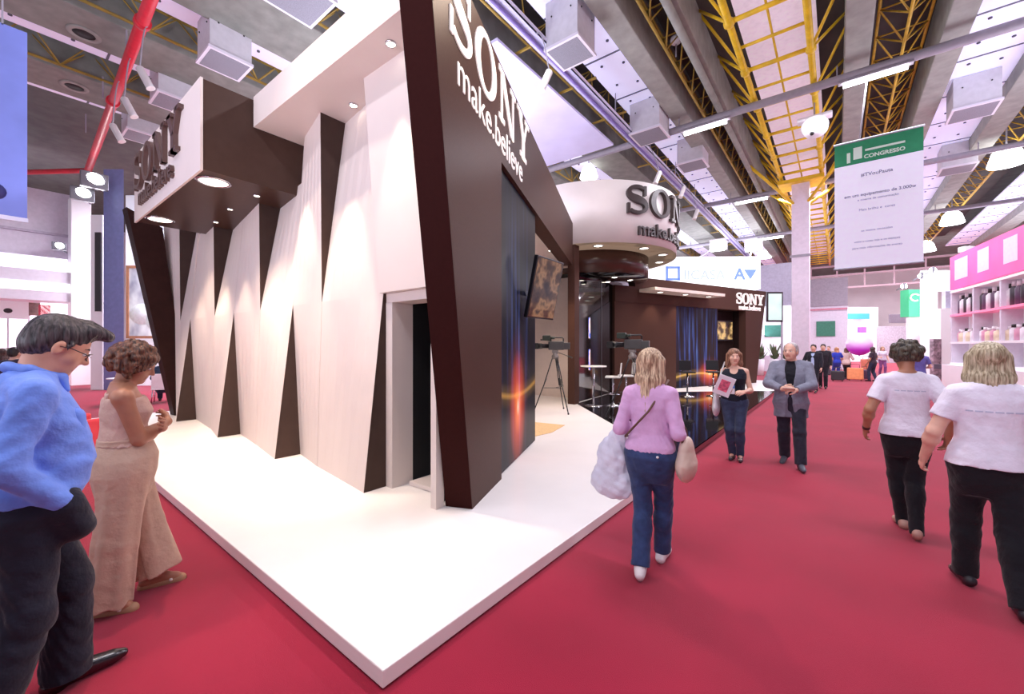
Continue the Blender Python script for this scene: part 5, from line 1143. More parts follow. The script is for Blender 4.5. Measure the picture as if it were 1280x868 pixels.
def long_hair(h, m, L=.3, w=.085, back=-.075, name='hair', amp=.004, fringe=True, flip=0.):
    P = [h.E((0, -.020, .042), (.089, .108, .092), .02)]
    for x in (-.07, -.035, 0, .035, .07):
        y0 = back+.03*abs(x)/.07
        P.append(h.Cn((x, y0+.02, .02), (x*w/.085, y0-.012+.02*abs(x)/.07, -.12), .04, .036, .03)); P.append(h.Cn((x*w/.085, y0-.012+.02*abs(x)/.07, -.12), (x*.75*w/.085+flip*x, y0-.03, -L), .036, .016, .03))
    for sx in (-1, 1): P.append(h.Cn((sx*.078, .012, .03), (sx*.088, .0, -.11), .026, .022, .03)); P.append(h.Cn((sx*.088, .0, -.11), (sx*.082, -.02, -L*.72), .022, .012, .03))
    P += [h.E((0, .115, -.045), (.068, .075, .105), .02, 's')]
    return h.part(name, P, m, .0055, strands(amp, h.hc, 70))
def curls(h, m, R=.115, n=150, cs=.026, seed=1, name='hair', drop=.0, squash=1.):
    rnd = random.Random(seed); P = [h.E((0, -.03, .03), (R*.92, R*.98, R*.9*squash), .02)]
    for i in range(n):
        z = rnd.uniform(-.75, 1); a = rnd.uniform(0, 2*PI); r = math.sqrt(max(0, 1-z*z)); x, y = r*math.cos(a), r*math.sin(a)
        if y > .35 and z < .35: continue
        q = rnd.uniform(.86, 1.04); P.append(h.E((x*R*q, -.03+y*R*q, .03-drop+z*R*q*squash), (cs*rnd.uniform(.7, 1.25),)*3, .010))
    P.append(h.E((0, .115, -.04), (.07, .06, .095), .02, 's'))
    return h.part(name, P, m, .005, strands(.002, h.hc, 120))
def brows(h, m):
    for sx in (-1, 1): h.part('eyebrow', [h.Cn((sx*.014, .088, .023), (sx*.034, .083, .028), .0045, .0045, .004), h.Cn((sx*.034, .083, .028), (sx*.048, .07, .022), .0045, .003, .004)], m, .004)
def sleeve(h, i, m, frac, off=.014, name='sleeve', flare=0., disp=None, full=None, P0=None, sh=.004, armr=1.):
    """sleeve pieces up to a fraction of the upper arm (<=1) or on along the forearm (1..2)"""
    P = [cone(V3(h.sh[i][0]*.5, h.sh[i][1], h.sh[i][2]+.018+sh), h.sh[i], .048+off, (.050*armr)+off, .035)]
    if frac <= 1: e = h.sh[i]+(h.el[i]-h.sh[i])*frac; P.append(cone(h.sh[i], e, .050*armr+off, .046*armr+off+flare, .012, capb=1))
    else:
        P.append(cone(h.sh[i], h.el[i], .050*armr+off, .043*armr+off, .012)); e = h.el[i]+(h.wr[i]-h.el[i])*(frac-1); P.append(cone(h.el[i], e, .043*armr+off, .032+off*.8+flare, .02, capb=1))
    return P
def top(h, m, z0, z1, frac, off=.013, name='shirt', grow=None, flare=0., amp=.003, disp=None, res=None, armr=1., extra=(), sub=()):
    P = [loft(h.rows(off, z0+h.dz, z1+h.dz, grow), .03, h.lean, .905+h.dz, h.yaw)]
    for i in (0, 1):
        fr = frac[i] if hasattr(frac, '__len__') else frac
        if fr: P += sleeve(h, i, m, fr, off, flare=flare, armr=armr)
    P += list(extra)+list(sub)
    return h.part(name, P, m, res, disp or wrinkle(amp, 1.2, len(name)+z0))
denim = cloth('denim_blue', (46, 60, 98), .12, 18); navy = cloth('navy_trouser', (26, 27, 40), .08); blackc = cloth('black_cloth', (24, 24, 29), .06); charcoal = cloth('charcoal_trouser', (44, 44, 56), .08)
whitet = cloth('white_tshirt', (232, 226, 240), .03); shoe_b = mat('black_leather', (20, 19, 23), .22, var=.03, coat=.4); shoe_w = mat('white_sneaker', (232, 226, 226), .5, var=.03)
# ---- man in the blue shirt
man = Human('man in blue shirt and glasses at left edge, one hand in his pocket', (-2.80, .13, 0), 0, 1.75, 'm', res=.0055, skin=sk_a, girth=1.0, lean=.05,
            st=[(.78, .155, .11, -.02), (.88, .178, .135, -.015), (.97, .172, .142, .012), (1.07, .170, .150, .030), (1.18, .176, .142, .022), (1.28, .186, .125, .004), (1.36, .178, .104, -.012), (1.42, .122, .075, -.022), (1.46, .066, .06, -.02)],
            ank=((-.10, .12, .085), (.12, -.13, .085)), toe=((-.12, 1, 0), (.12, 1, 0)), wr=((-.27, .10, .86), (.182, .09, .92)), epole=((-.5, -1, 0), (.3, -1, -.1)), hu=(None, (-.25, .15, -1)), head=(0, 30, 0), headoff=(-.012, .062), legr=1.05, armr=1.0, curl=(25, 15))
bl = cloth('blue_shirt', (104, 138, 226), .05, 9, .75)
man_sh = top(man, bl, .935, 1.455, (1.98, 1.96), .014, amp=.006, grow=lambda z: .012*math.exp(-((z-1.0)/.07)**2), armr=1.02, res=.006,
             extra=[cone(man.neck+V3(-.085, -.012, -.045), man.neck+V3(.085, -.012, -.045), .064, .064, .03), cone(man.neck-V3(0, .005, .05), man.neck+V3(0, .012, .022), .095, .078, .03, capb=1)])
nb = man.neck
cp_ = [cone(nb+V3(sx*.066, -.01, .038), nb+V3(sx*.035, .085, .0), .020, .017, .015) for sx in (-1, 1)]+[cone(nb+V3(sx*.066, -.01, .038), nb+V3(0, -.066, .05), .020, .021, .015) for sx in (-1, 1)]+[cone(nb+V3(sx*.035, .085, .0), nb+V3(sx*.055, .10, -.055), .019, .010, .012) for sx in (-1, 1)]
man.part('collar', cp_, bl, .005, parent=man_sh)
for sx, z in ((1, 1.27),):
    man.part('chest_pocket', [cone((.10, .105+.05*.36, z), (.10, .108+.05*.33, z-.1), .042, .042, .01)], bl, .006, parent=man_sh)
man.trousers(navy, .985, .014, .082, .088, .03, disp=wrinkle(.006, 1.2, 1.), hipoff=.004, extra=[cone((.166, .10, .91), (.132, .135, .80), .058, .060, .05)])
man.part('belt', [loft(man.rows(.018, .955, .985), .004, man.lean, .905, man.yaw)], mat('belt_black', (18, 16, 18), .35), .006)
short_hair(man, hair('hair_dark_grey', (28, 24, 26), (84, 76, 78)), .012); brows(man, _mats['hair_dark_grey'])
man.shoes(shoe_b, 1.0, .20, toe_r=.022)
g = MB(); kk = man.k
Tm = lambda *q: tuple(man.T(*q)*kk)
for sx in (-1, 1):
    ring = [Tm(sx*.033+.024*math.cos(a), .104-.012*abs(math.cos(a)), -.002+.017*math.sin(a)) for a in [2*PI*i/16 for i in range(17)]]; g.tube(ring, .0018, 6); g.tube([Tm(sx*.058, .096, .003), Tm(sx*.082, .03, .004), Tm(sx*.084, -.005, -.004)], .0022, 6)
g.tube([Tm(-.01, .108, .002), Tm(.01, .108, .002)], .0018, 6); gl = g.build('glasses', mat('dark_frame', (24, 20, 26), .3, var=0), man.root, True)
# ---- woman with curly hair
cur = Human('woman with curly brown hair in a beige sleeveless jumpsuit standing with folded arms', (-3.58, .555, 0), math.radians(-8), 1.66, 'f', res=.0055, skin=sk_b, girth=1.0, lean=.03,
            ank=((-.10, .16, .085), (.09, -.09, .085)), toe=((.15, 1, 0), (.45, 1, 0)), wr=((.085, .20, 1.12), (-.04, .235, 1.14)), epole=((-.5, -.35, -1), (.5, -.25, -1)), hu=((.9, .05, .35), (-.9, -.05, .3)), hn=((0, -1, .2), (0, -1, .2)), ht=((0, .2, 1), (0, .2, 1)), curl=(22, 30), head=(-14, 26, 0), headoff=(-.02, .055), armr=1.05)
bg = cloth('beige_crepe', (196, 164, 142), .04, 7, .8); bgl = cloth('beige_top', (205, 170, 154), .04, 8, .8)
cur_t = top(cur, bgl, 1.03, 1.335, 0, .014, 'bodice', amp=.004, grow=lambda z: .014 if z < 1.12 else 0., res=.006)
for sx in (-1, 1): cur.part('strap', [cone(cur.neck+V3(sx*.105, .082, -.10), cur.neck+V3(sx*.072, .0, -.012), .012, .012, .01), cone(cur.neck+V3(sx*.072, 0, -.012), cur.neck+V3(sx*.085, -.068, -.06), .012, .012, .01), cone(cur.neck+V3(sx*.085, -.068, -.06), cur.neck+V3(sx*.09, -.078, -.13), .012, .014, .01)], bgl, .006, parent=cur_t)
P = [loft([(.70, .165, .13, .015), (.85, .200, .165, .015), (.95, .192, .165, .020), (1.03, .160, .14, .016), (1.075, .146, .122, .010)], .03, cur.lean, .905, (0, 0))]
for i, rr in ((0, .135), (1, .115)):
    a = cur.hip[i]; e = V3(cur.an[i][0]*1.0, cur.an[i][1]+.025, .115 if i == 0 else .05); m_ = (a*.45+e*.55); m_[1] += .01
    P += [cone(a+V3(0, .02, -.02), m_, .122, .108, .03), cone(m_, e, .108, rr, .02, capb=1)]
def pleat(p): return .007*np.sin(np.arctan2(p[:, 0], p[:, 1]-.03)*13+4*p[:, 2])*np.clip((1.05-p[:, 2])*1.4, 0, 1)
cur.part('wide_trousers', P, bg, .007, pleat)
cur.part('waist_sash', [loft(cur.rows(.030, 1.035, 1.075), .004, cur.lean, .905, cur.yaw)], bg, .006)
curls(cur, hair('hair_brown_curl', (46, 26, 20), (122, 76, 52)), .132, 520, .018, 3, drop=.018); brows(cur, _mats['hair_brown_curl'])
for i in (0, 1):
    f = cur.toe[i]; a = cur.an[i]; n_ = V3(-f[1], f[0], 0)
    so = cur.part('sandal', [cone(a-f*.05-V3(0, 0, .078), a+f*.15-V3(0, 0, .078), .034, .036, .01)], mat('sandal_cork', (168, 124, 92), .6), .005)
    cur.part('strap', [cone(a+f*.09+n_*.035-V3(0, 0, .06), a+f*.10-n_*.035-V3(0, 0, .06), .011, .011, .004), cone(a+f*.1-V3(0, 0, .034), a+f*.02-V3(0, 0, .01), .016, .02, .01)], mat('sandal_white', (226, 214, 206), .5), .005, parent=so)
# ---- woman in the lilac top with the plastic bag
pk_ = Human('long-haired blonde woman in lilac top and blue jeans walking away along the platform edge', (-1.07, 3.0, 0), math.radians(6), 1.63, 'f', res=.006, skin=sk_c, lean=.03, hipz=.895,
            ank=((-.03, -.16, .10), (.045, .20, .085)), toe=((-.15, 1, -.12), (.1, 1, 0)), wr=((-.165, .17, 1.05), (.165, .19, 1.05)), epole=((-.3, -1, -.5), (.3, -1, -.5)), shw=.145, armr=.9, hu=((.2, 1, .1), (-.2, 1, .1)), hn=((1, 0, -.4), (-1, 0, -.4)), ht=((0, .2, 1), (0, .2, 1)), curl=(60, 60), head=(-12, 4, 0), girth=1.02)
lil_ = cloth('lilac_knit', (214, 168, 210), .05, 9, .9)
pk_t = top(pk_, lil_, .925, 1.415, (1.55, 1.55), .010, amp=.004, grow=lambda z: .010*math.exp(-((z-.97)/.05)**2), flare=.012, res=.007, armr=.92)
pk_.trousers(denim, .965, .010, .066, .066, .05, thigh=.094, disp=wrinkle(.004, 1.4, 3.))
pk_.part('pocket_badge', [ell((.085, -.135, .895), (.012, .006, .010))], mat('badge_white', (240, 240, 240), .5, var=0), .004)
long_hair(pk_, hair('hair_blonde', (128, 96, 74), (226, 196, 160)), .36, .085, -.075, amp=.005)
pk_.shoes(shoe_w, 1.05, .15)
brows(pk_, _mats['hair_blonde'])
# ---- pair walking towards the camera
bw_ = Human('smiling woman in black sleeveless top and jeans walking forward with a brochure', (-1.16, 6.66, 0), math.radians(184), 1.62, 'f', res=.006, skin=sk_c, hipz=.895,
            ank=((-.08, .0, .085), (.03, -.05, .085)), toe=((-.1, 1, 0), (.1, 1, 0)), wr=((-.15, .22, 1.05), (.12, .20, 1.03)), epole=((-.35, -1, -.4), (.4, -1, -.4)), shw=.146, armr=.88, hu=((.5, .8, -.1), (-.8, .4, .2)), hn=((.6, -.3, -.6), (-.3, -1, .1)), ht=((0, .3, 1), (0, .2, 1)), curl=(22, 45), head=(16, 0, 0))
top(bw_, cloth('black_top', (24, 28, 40), .06), .90, 1.385, 0, .012, 'sleeveless_top', amp=.003, res=.007, extra=[cone(bw_.neck+V3(sx*.085, 0, -.03), bw_.neck+V3(sx*.13, -.0, -.06), .035, .03, .02) for sx in (-1, 1)], sub=[ell(bw_.neck+V3(0, .09, -.02), (.06, .06, .10), None, .01, 's')])
bw_.trousers(cloth('dark_jeans', (52, 62, 88), .1, 18), .93, .010, .062, .052, .05, thigh=.092)
long_hair(bw_, hair('hair_brown_light', (92, 58, 44), (170, 122, 92)), .24, .10, -.06, amp=.004); brows(bw_, _mats['hair_brown_light'])
bw_.shoes(mat('flat_shoe', (58, 52, 60), .5), .95, .14, toe_r=.026)
bm = Human('grey-haired man in grey blazer walking forward with both hands together', (-.50, 6.84, 0), math.radians(182), 1.67, 'm', res=.006, skin=sk_c, girth=1.06,
           ank=((-.12, .20, .085), (.08, -.22, .10)), toe=((-.2, 1, 0), (.15, 1, -.2)), wr=((-.075, .30, 1.075), (.085, .30, 1.085)), epole=((-1, -.5, -.3), (1, -.5, -.3)), hu=((.8, .5, .05), (-.8, .5, .1)), hn=((.2, -.2, -1), (-.3, -1, 0)), ht=((.5, 1, 0), (0, .3, 1)), curl=(35, 40), head=(-18, 0, 0))
gz = cloth('grey_blazer', (124, 126, 142), .06, 16, .85)
top(bm, cloth('black_shirt', (26, 26, 32), .05), .93, 1.46, 0, .012, 'shirt', amp=.002, res=.007)
bz = top(bm, gz, .68, 1.455, (1.97, 1.97), .022, 'blazer', amp=.004, grow=lambda z: .018 if z < .95 else .004, res=.0075, armr=1.0, sub=[cone((0, .125, 1.47), (0, .165, 1.04), .085, .026, .01, op='s'), cone((0, .165, 1.02), (0, .16, .60), .030, .075, .01, op='s')])
for sx in (-1, 1): bm.part('lapel', [cone(bm.neck+V3(sx*.07, .03, .0), bm.neck+V3(sx*.085, .125, -.17), .016, .026, .01), cone(bm.neck+V3(sx*.085, .125, -.17), bm.neck+V3(sx*.05, .145, -.36), .026, .008, .01)], gz, .006, parent=bz)
bm.trousers(charcoal, .97, .014, .075, .07, .04)
short_hair(bm, hair('hair_grey', (150, 142, 142), (214, 206, 204)), 0., thin=.006); brows(bm, _mats['hair_grey'])
bm.shoes(mat('grey_shoe', (72, 74, 86), .5), 1.0, .19, toe_r=.026)
# ---- two women in white T-shirts walking away
w1 = Human('woman with dark round hair in white T-shirt and black leggings walking away', (.48, 4.98, 0), math.radians(8), 1.67, 'f', res=.006, skin=sk_b, girth=.96, lean=.02,
           ank=((.0, .14, .085), (.03, -.13, .10)), toe=((-.1, 1, 0), (.12, 1, -.15)), wr=((-.265, .09, .88), (.25, -.04, .88)), epole=((-.5, -1, 0), (.5, -1, 0)), curl=(24, 24), legr=1.0, armr=1.0, head=(0, 8, 0), shw=.148)
w1t = top(w1, whitet, .875, 1.42, .66, .012, 'tshirt', amp=.0035, grow=lambda z: .016 if z < 1.1 else .006, flare=.010, res=.007, armr=1.02)
w1.trousers(blackc, .94, .010, .064, .047, .0, thigh=.092, disp=wrinkle(.003, 1.5, 4.), name='leggings')
curls(w1, hair('hair_black_round', (34, 28, 24), (92, 82, 66)), .104, 300, .020, 9, squash=1.0, drop=-.010); brows(w1, _mats['hair_black_round'])
w1.shoes(mat('flat_tan', (176, 132, 118), .5), .8, .14, toe_r=.026)
w1.part('bracelet', [cone(w1.wr[0]+nrm(w1.el[0]-w1.wr[0])*.02, w1.wr[0]+nrm(w1.el[0]-w1.wr[0])*.028, .031, .031, .004)], mat('bracelet_dark', (60, 40, 36), .4), .004)
from mathutils.bvhtree import BVHTree
def back_print(h, shirt, z, half, name='back_print'):
    """thin row of small grey print laid on the back of a shirt"""
    tr = BVHTree.FromPolygons([v.co for v in shirt.data.vertices], [p.vertices[:] for p in shirt.data.polygons]); b = MB(); rnd = random.Random(5); x = -half
    while x < half:
        w_ = rnd.uniform(.012, .04); n = 4; top_ = []; bot_ = []
        for i in range(n+1):
            for zz, L_ in ((z+.0045, top_), (z-.0045, bot_)):
                hit = tr.ray_cast(Vector((x+w_*i/n, -1, zz)), Vector((0, 1, 0)))[0]
                L_.append((x+w_*i/n, (hit.y if hit else 0)-.002, zz))
        for i in range(n): b.poly([bot_[i], bot_[i+1], top_[i+1], top_[i]])
        x += w_+.008
    return b.build(name, mat('print_grey', (186, 186, 210), .7, var=0), shirt, True)
back_print(w1, w1t, 1.245, .10)
w2 = Human('woman with blonde bob in white T-shirt and black trousers walking away at right edge', (.77, 3.98, 0), math.radians(5), 1.66, 'f', res=.006, skin=sk_c, girth=1.05, lean=.02,
           ank=((-.06, .20, .085), (.085, -.20, .10)), toe=((-.2, 1, 0), (.1, 1, -.15)), wr=((-.285, .13, .87), (.27, -.02, .87)), epole=((-.5, -1, 0), (.5, -1, 0)), curl=(26, 24), legr=1.08, armr=1.05, head=(-6, 4, 0), shw=.152)
w2t = top(w2, whitet, .885, 1.42, .62, .012, 'tshirt', amp=.0035, grow=lambda z: .016 if z < 1.1 else .006, flare=.010, res=.007, armr=1.06)
w2.trousers(blackc, .94, .012, .074, .066, .03, thigh=.106, disp=wrinkle(.004, 1.3, 5.))
long_hair(w2, hair('hair_ash_blonde', (128, 112, 84), (214, 200, 168)), .185, .10, -.062, amp=.004, flip=.15); brows(w2, _mats['hair_ash_blonde'])
back_print(w2, w2t, 1.215, .13)
w2.shoes(mat('flat_black', (34, 30, 36), .5), .8, .14, toe_r=.026)
# ---- things in hands
def local(h, q): return h.root.matrix_world_ if False else Matrix.Translation(h.root.location)@Matrix.Rotation(h.root.rotation_euler.z, 4, 'Z')@Vector(q)
el = local(pk_, pk_.el[0]*pk_.k*.45+pk_.wr[0]*pk_.k*.55)
bagm = mat('thin_plastic', (228, 228, 244), .3, var=.05, scale=7, alpha=.82, spec=.6, bump=.6, bscale=22)
def bag_disp(p):
    a = np.arctan2(p[:, 0], p[:, 1]+.001); return .006*np.sin(9*a+5*np.sin(7*p[:, 2]))*np.clip(p[:, 2]*3, .3, 1.2)+.004*np.sin(55*p[:, 0]-38*p[:, 2]+3*np.sin(20*p[:, 1]))+.003*np.sin(90*p[:, 2]+40*p[:, 0])
bag = thing('plastic_bag', 'big translucent pale plastic bag hanging from the blonde woman\'s arm', 'bag', (el.x-.12, el.y, .47))
P = [cone((-.03, 0, .11), (.0, 0, .32), .128, .105, .05), cone((0, 0, .32), (.07, 0, .56), .105, .035, .05), cone((-.07, .02, .09), (.05, .02, .085), .10, .105, .06)]
for q in P: q['a'][1] *= .6; q['b'][1] *= .6
me = sdf_mesh(P, .008, bag_disp, 'bag_body'); me.transform(Matrix.Diagonal((1.05, .62, 1, 1))); link('bag_body', me, bagm, bag, True)
for sy in (-1, 1): b = MB(); b.tube([(.07, sy*.015, .54), (.10, sy*.045, .60), (.12, sy*.02, .65), (.12, 0, .66)], .016, 10, .01); b.build('handle', bagm, bag, True)
hb = local(pk_, pk_.el[1]*pk_.k*.7+pk_.wr[1]*pk_.k*.3)
hbg = thing('handbag', 'small beige handbag with brown strap at the right hip of the blonde woman', 'bag', (hb.x+.055, hb.y+.0, .70))
me = sdf_mesh([cone((0, 0, .11), (0, 0, .20), .135, .095, .03)], .008, wrinkle(.003, 2, 2.), 'bag_body'); me.transform(Matrix.Diagonal((.5, 1, 1, 1))); link('bag_body', me, mat('bag_beige', (206, 178, 160), .5, var=.06), hbg, True)
b = MB(); b.tube([(0, -.07, .22), (-.02, -.05, .33), (-.03, 0, .38), (-.02, .05, .33), (0, .07, .22)], .011, 8); b.build('strap', mat('strap_brown', (96, 60, 44), .5), hbg, True)
b = MB(); tx = lambda *q: tuple(local(pk_, Vector(q)*pk_.k)); b.tube([tx(.13, .02, 1.445), tx(.02, -.135, 1.22), tx(-.09, -.145, 1.09), tx(-.165, -.08, 1.01), tx(-.175, .03, .99)], .008, 8)
tag(b.build('shoulder_strap', _mats['strap_brown']), 'thin brown shoulder strap slung across the back of the lilac top', 'strap')
br = local(bw_, bw_.wr[1]*bw_.k+V3(-.02, .10, .04))
bt_ = thing('brochure', 'white and pink brochure held by the woman in the black top', 'brochure', tuple(br), bw_.root.rotation_euler.z)
b = MB(); b.obox((-.0, .0, .06), (.105, .008, .14), (.9, .1, .35), (0, 1, -.1)); b.build('cover', mat('brochure_white', (236, 226, 236), .4, var=.02), bt_, True); b = MB(); b.obox((-.0, .0095, .06), (.06, .001, .08), (.9, .1, .35), (0, 1, -.1)); b.build('cover_picture', mat('brochure_pink', (214, 90, 120), .4, var=.3, scale=25), bt_, True)
bd = local(bw_, V3(.03, .165, 1.07)*bw_.k); bdg = thing('name_badge', 'white and blue name badge at the waist of the woman in black', 'badge', tuple(bd), bw_.root.rotation_euler.z)
b = MB(); b.box((-.05, -.004, -.06), (.05, .004, .06)); b.build('card', mat('badge_card', (240, 242, 250), .4, var=0), bdg, True); b = MB(); b.box((-.05, .0045, .02), (.05, .0055, .06)); b.build('blue_band', mat('badge_blue', (60, 130, 220), .4, var=0), bdg, True)
sb_ = local(bw_, V3(.245, .02, .80)*bw_.k); wb = thing('tote_bag', 'pale grey tote bag hanging at the side of the woman in black', 'bag', (sb_.x, sb_.y, .62), bw_.root.rotation_euler.z)
me = sdf_mesh([cone((0, 0, .13), (0, 0, .32), .14, .09, .03)], .009, wrinkle(.004, 1.5, 5.), 'bag_body'); me.transform(Matrix.Diagonal((.36, 1, 1, 1))); link('bag_body', me, mat('tote_grey', (206, 204, 210), .6, var=.06), wb, True)
b = MB(); b.tube([(0, -.06, .32), (-.05, -.04, .56), (-.11, 0, .78), (-.05, .04, .56), (0, .06, .32)], .010, 8); b.build('strap', _mats['tote_grey'], wb, True)
ph = local(bm, (bm.wr[0]+bm.wr[1])*.5*bm.k+V3(.0, .085, .02)); pn_ = thing('folded_leaflet', 'small folded leaflet in the hands of the man in the blazer', 'leaflet', tuple(ph), bm.root.rotation_euler.z)
b = MB(); b.obox((0, 0, 0), (.07, .045, .006), (1, 0, 0), (0, 1, .25), .002); b.build('paper', mat('leaflet_cream', (224, 196, 180), .6, var=.05), pn_, True)
# ---- visitors farther away
def visitor(label, u, v, d, rz, H, sex, c_top, c_leg, c_hair, sk=None, group=None, long=False, wide=0., jacket=False, bits=(), res=.014):
    p = on_d(u, v, d)
    x = Human(label, (p.x, p.y, 0), math.radians(rz), H, sex, group, res, sk or sk_c, ank=((-.09, .10, .085), (.09, -.10, .09)), wr=((-.25, .12, .86), (.2, .22, 1.05)))
    tn = '%d_%d_%d' % c_top
    top(x, cloth('visitor_top_'+tn, c_top), .78 if jacket else .88, 1.42 if sex == 'f' else 1.45, 1.9 if jacket else .7, .02, 'jacket' if jacket else 'shirt', amp=.003, res=res)
    x.trousers(cloth('visitor_leg_%d_%d_%d' % c_leg, c_leg), .95, .012, .07, .06, .04, res=res)
    hm_ = hair('visitor_hair_%d_%d_%d' % c_hair, c_hair)
    (long_hair if long else short_hair)(x, hm_)
    x.shoes(shoe_b)
    return x
v1 = visitor('man in open dark suit and pale blue shirt in the aisle beside the white column', 1017, 434, 14.8, 170, 1.70, 'm', (34, 34, 42), (30, 30, 38), (30, 24, 22), jacket=True)
q = V3(0, .128, 0); v1.part('shirt_front', [loft([(.96, .055, .03, .118), (1.2, .06, .03, .122), (1.40, .05, .03, .095)], .01, 0, .9, (0, 0))], cloth('visitor_shirt_blue', (176, 196, 232)), .01)
visitor('man in a dark jacket just behind the man in the open suit', 1029, 434, 16.2, 175, 1.72, 'm', (40, 38, 44), (34, 32, 40), (36, 28, 26), jacket=True)
visitor('woman in a bright blue dress with a dark bag in the distant aisle', 1046, 434, 20.5, 30, 1.62, 'f', (46, 62, 176), (50, 56, 140), (140, 100, 70), long=True)
visitor('woman in a beige coat left under the balloon', 1058, 434, 20.8, -20, 1.60, 'f', (222, 196, 186), (40, 36, 40), (84, 56, 44), jacket=True, long=True)
visitor('woman in dark clothes with bare arms right of the balloon', 1091, 434, 19.5, 60, 1.64, 'f', (54, 40, 52), (44, 48, 70), (40, 28, 26), sk_b, long=True)
visitor('person in a pale top beyond the woman right of the balloon', 1103, 434, 24, 200, 1.66, 'f', (206, 200, 216), (120, 70, 120), (120, 90, 70), long=True)
visitor('man in a violet-blue shirt hidden behind the round-haired woman', 1148, 438, 12.5, 10, 1.58, 'm', (90, 84, 150), (50, 50, 80), (44, 36, 52))
visitor('person in a grey top at the far left of the aisle', 1036, 433, 24, 160, 1.66, 'm', (170, 150, 150), (80, 76, 88), (90, 70, 60))
visitor('woman at the pink booth counter beyond the blonde bob', 1264, 438, 14.2, 100, 1.62, 'f', (236, 226, 236), (60, 50, 60), (60, 36, 34), long=True)
for k, (u, d, ct_, hr_) in enumerate(((18, 8.2, (60, 52, 70), (22, 18, 20)), (3, 9.0, (84, 60, 90), (60, 44, 40)), (10, 11.5, (190, 120, 150), (80, 56, 44)), (31, 12.5, (150, 130, 120), (110, 84, 64)))):
    visitor(['dark-haired visitor behind the man in blue at the left edge, nearest of the group', 'visitor in a dark violet top cut by the left edge', 'visitor in a pink top in the crowd at the far left', 'fair-haired visitor in a grey-brown top in the crowd at far left'][k], u, 434, d, 40+70*k, 1.6, 'f' if k else 'm', ct_, (50, 48, 60), hr_, long=bool(k))
# distant belongings
def far_case(u, v, d, w, h, m, lb, nm, cat):
    p = on_d(u, v, d); t = thing(nm, lb, cat, (p.x, p.y, 0)); b = MB(); b.box((-w/2, -.13, .06), (w/2, .13, h), .04); b.build('shell', m, t, True)
    b = MB(); b.tube([(-w*.25, 0, h), (-w*.25, 0, h+.16), (w*.25, 0, h+.16), (w*.25, 0, h)], .015, 6); b.build('handle', M['black'], t, True)
    for sx in (-1, 1): b = MB(); b.lathe([(0, -.02), (.035, -.02), (.035, .02), (0, .02)], (sx*w*.35, 0, .035), 10, (1, 0, 0)); b.build('wheel', M['black'], t, True)
far_case(1069, 470, 20, .62, .62, mat('case_orange', (240, 150, 96), .5), 'orange suitcase standing under the balloon', 'suitcase', 'suitcase')
far_case(1081, 466, 20.5, .34, .5, mat('case_dark', (70, 40, 66), .5), 'small dark suitcase right of the orange one', 'suitcase', 'suitcase')
far_case(1047, 468, 19.6, .5, .5, mat('case_black', (38, 36, 40), .5), 'black rounded travel bag beside the woman in blue', 'travel_bag', 'bag')
far_case(1082, 450, 21.5, .4, 1.0, mat('case_salmon', (236, 140, 110), .5), 'salmon-coloured tall suitcase behind the small dark suitcase', 'suitcase', 'suitcase')
# seated visitor behind the curly-haired woman
p = on_z(203, 503, 0)
se = Human('seated visitor in dark clothes on a white chair behind the curly-haired woman', (p.x, p.y, 0), math.radians(70), 1.7, 'm', None, .012, sk_c, hipz=.50, lean=.18,
           ank=((-.12, .46, .085), (.12, .40, .085)), kpole=(0, .3, 1), wr=((-.12, .36, .72), (.12, .34, .74)), head=(0, 10, 0), headoff=(0, .04))
top(se, cloth('seat_jacket', (44, 58, 80)), .84, 1.45, 1.9, .022, 'jacket', amp=.003, res=.012); se.trousers(cloth('seat_trouser', (40, 46, 66)), .95, .012, .08, .06, .04, res=.012); short_hair(se, hair('seat_hair', (40, 34, 36))); se.shoes(shoe_b)
ch = thing('white_chair', 'white shell chair under the seated visitor behind the curly-haired woman', 'chair', (p.x, p.y, 0), math.radians(70))
b = MB(); b.box((-.23, -.22, .38), (.23, .24, .41), .01); b.build('seat', wh, ch, True); b = MB(); b.hexa([(-.22, -.24, .42), (.22, -.24, .42), (.22, -.21, .42), (-.22, -.21, .42)], [(-.2, -.30, .85), (.2, -.30, .85), (.2, -.27, .85), (-.2, -.27, .85)], .008); b.build('backrest', wh, ch, True)
for sx in (-1, 1):
    for sy in (-1, 1): b = MB(); b.tube([(sx*.19, sy*.19, .38), (sx*.22, sy*.22, 0)], .014, 8); b.build('leg', M['chrome'], ch, True)
# ---------------------------------------------------------------- light
w = bpy.data.worlds.new('hall_air'); bpy.context.scene.world = w; w.use_nodes = True
bgn = w.node_tree.nodes['Background']; bgn.inputs[0].default_value = lin((226, 222, 240)); bgn.inputs[1].default_value = .5
def area(name, loc, target, sx, sy, energy, color=(245, 242, 255)):
    l = bpy.data.lights.new(name, 'AREA'); l.shape = 'RECTANGLE'; l.size = sx; l.size_y = sy; l.energy = energy; l.color = lin(color)[:3]
    o = bpy.data.objects.new(name, l); C.objects.link(o); o.location = loc; o.rotation_euler = (Vector(target)-Vector(loc)).to_track_quat('-Z', 'Y').to_euler(); return o
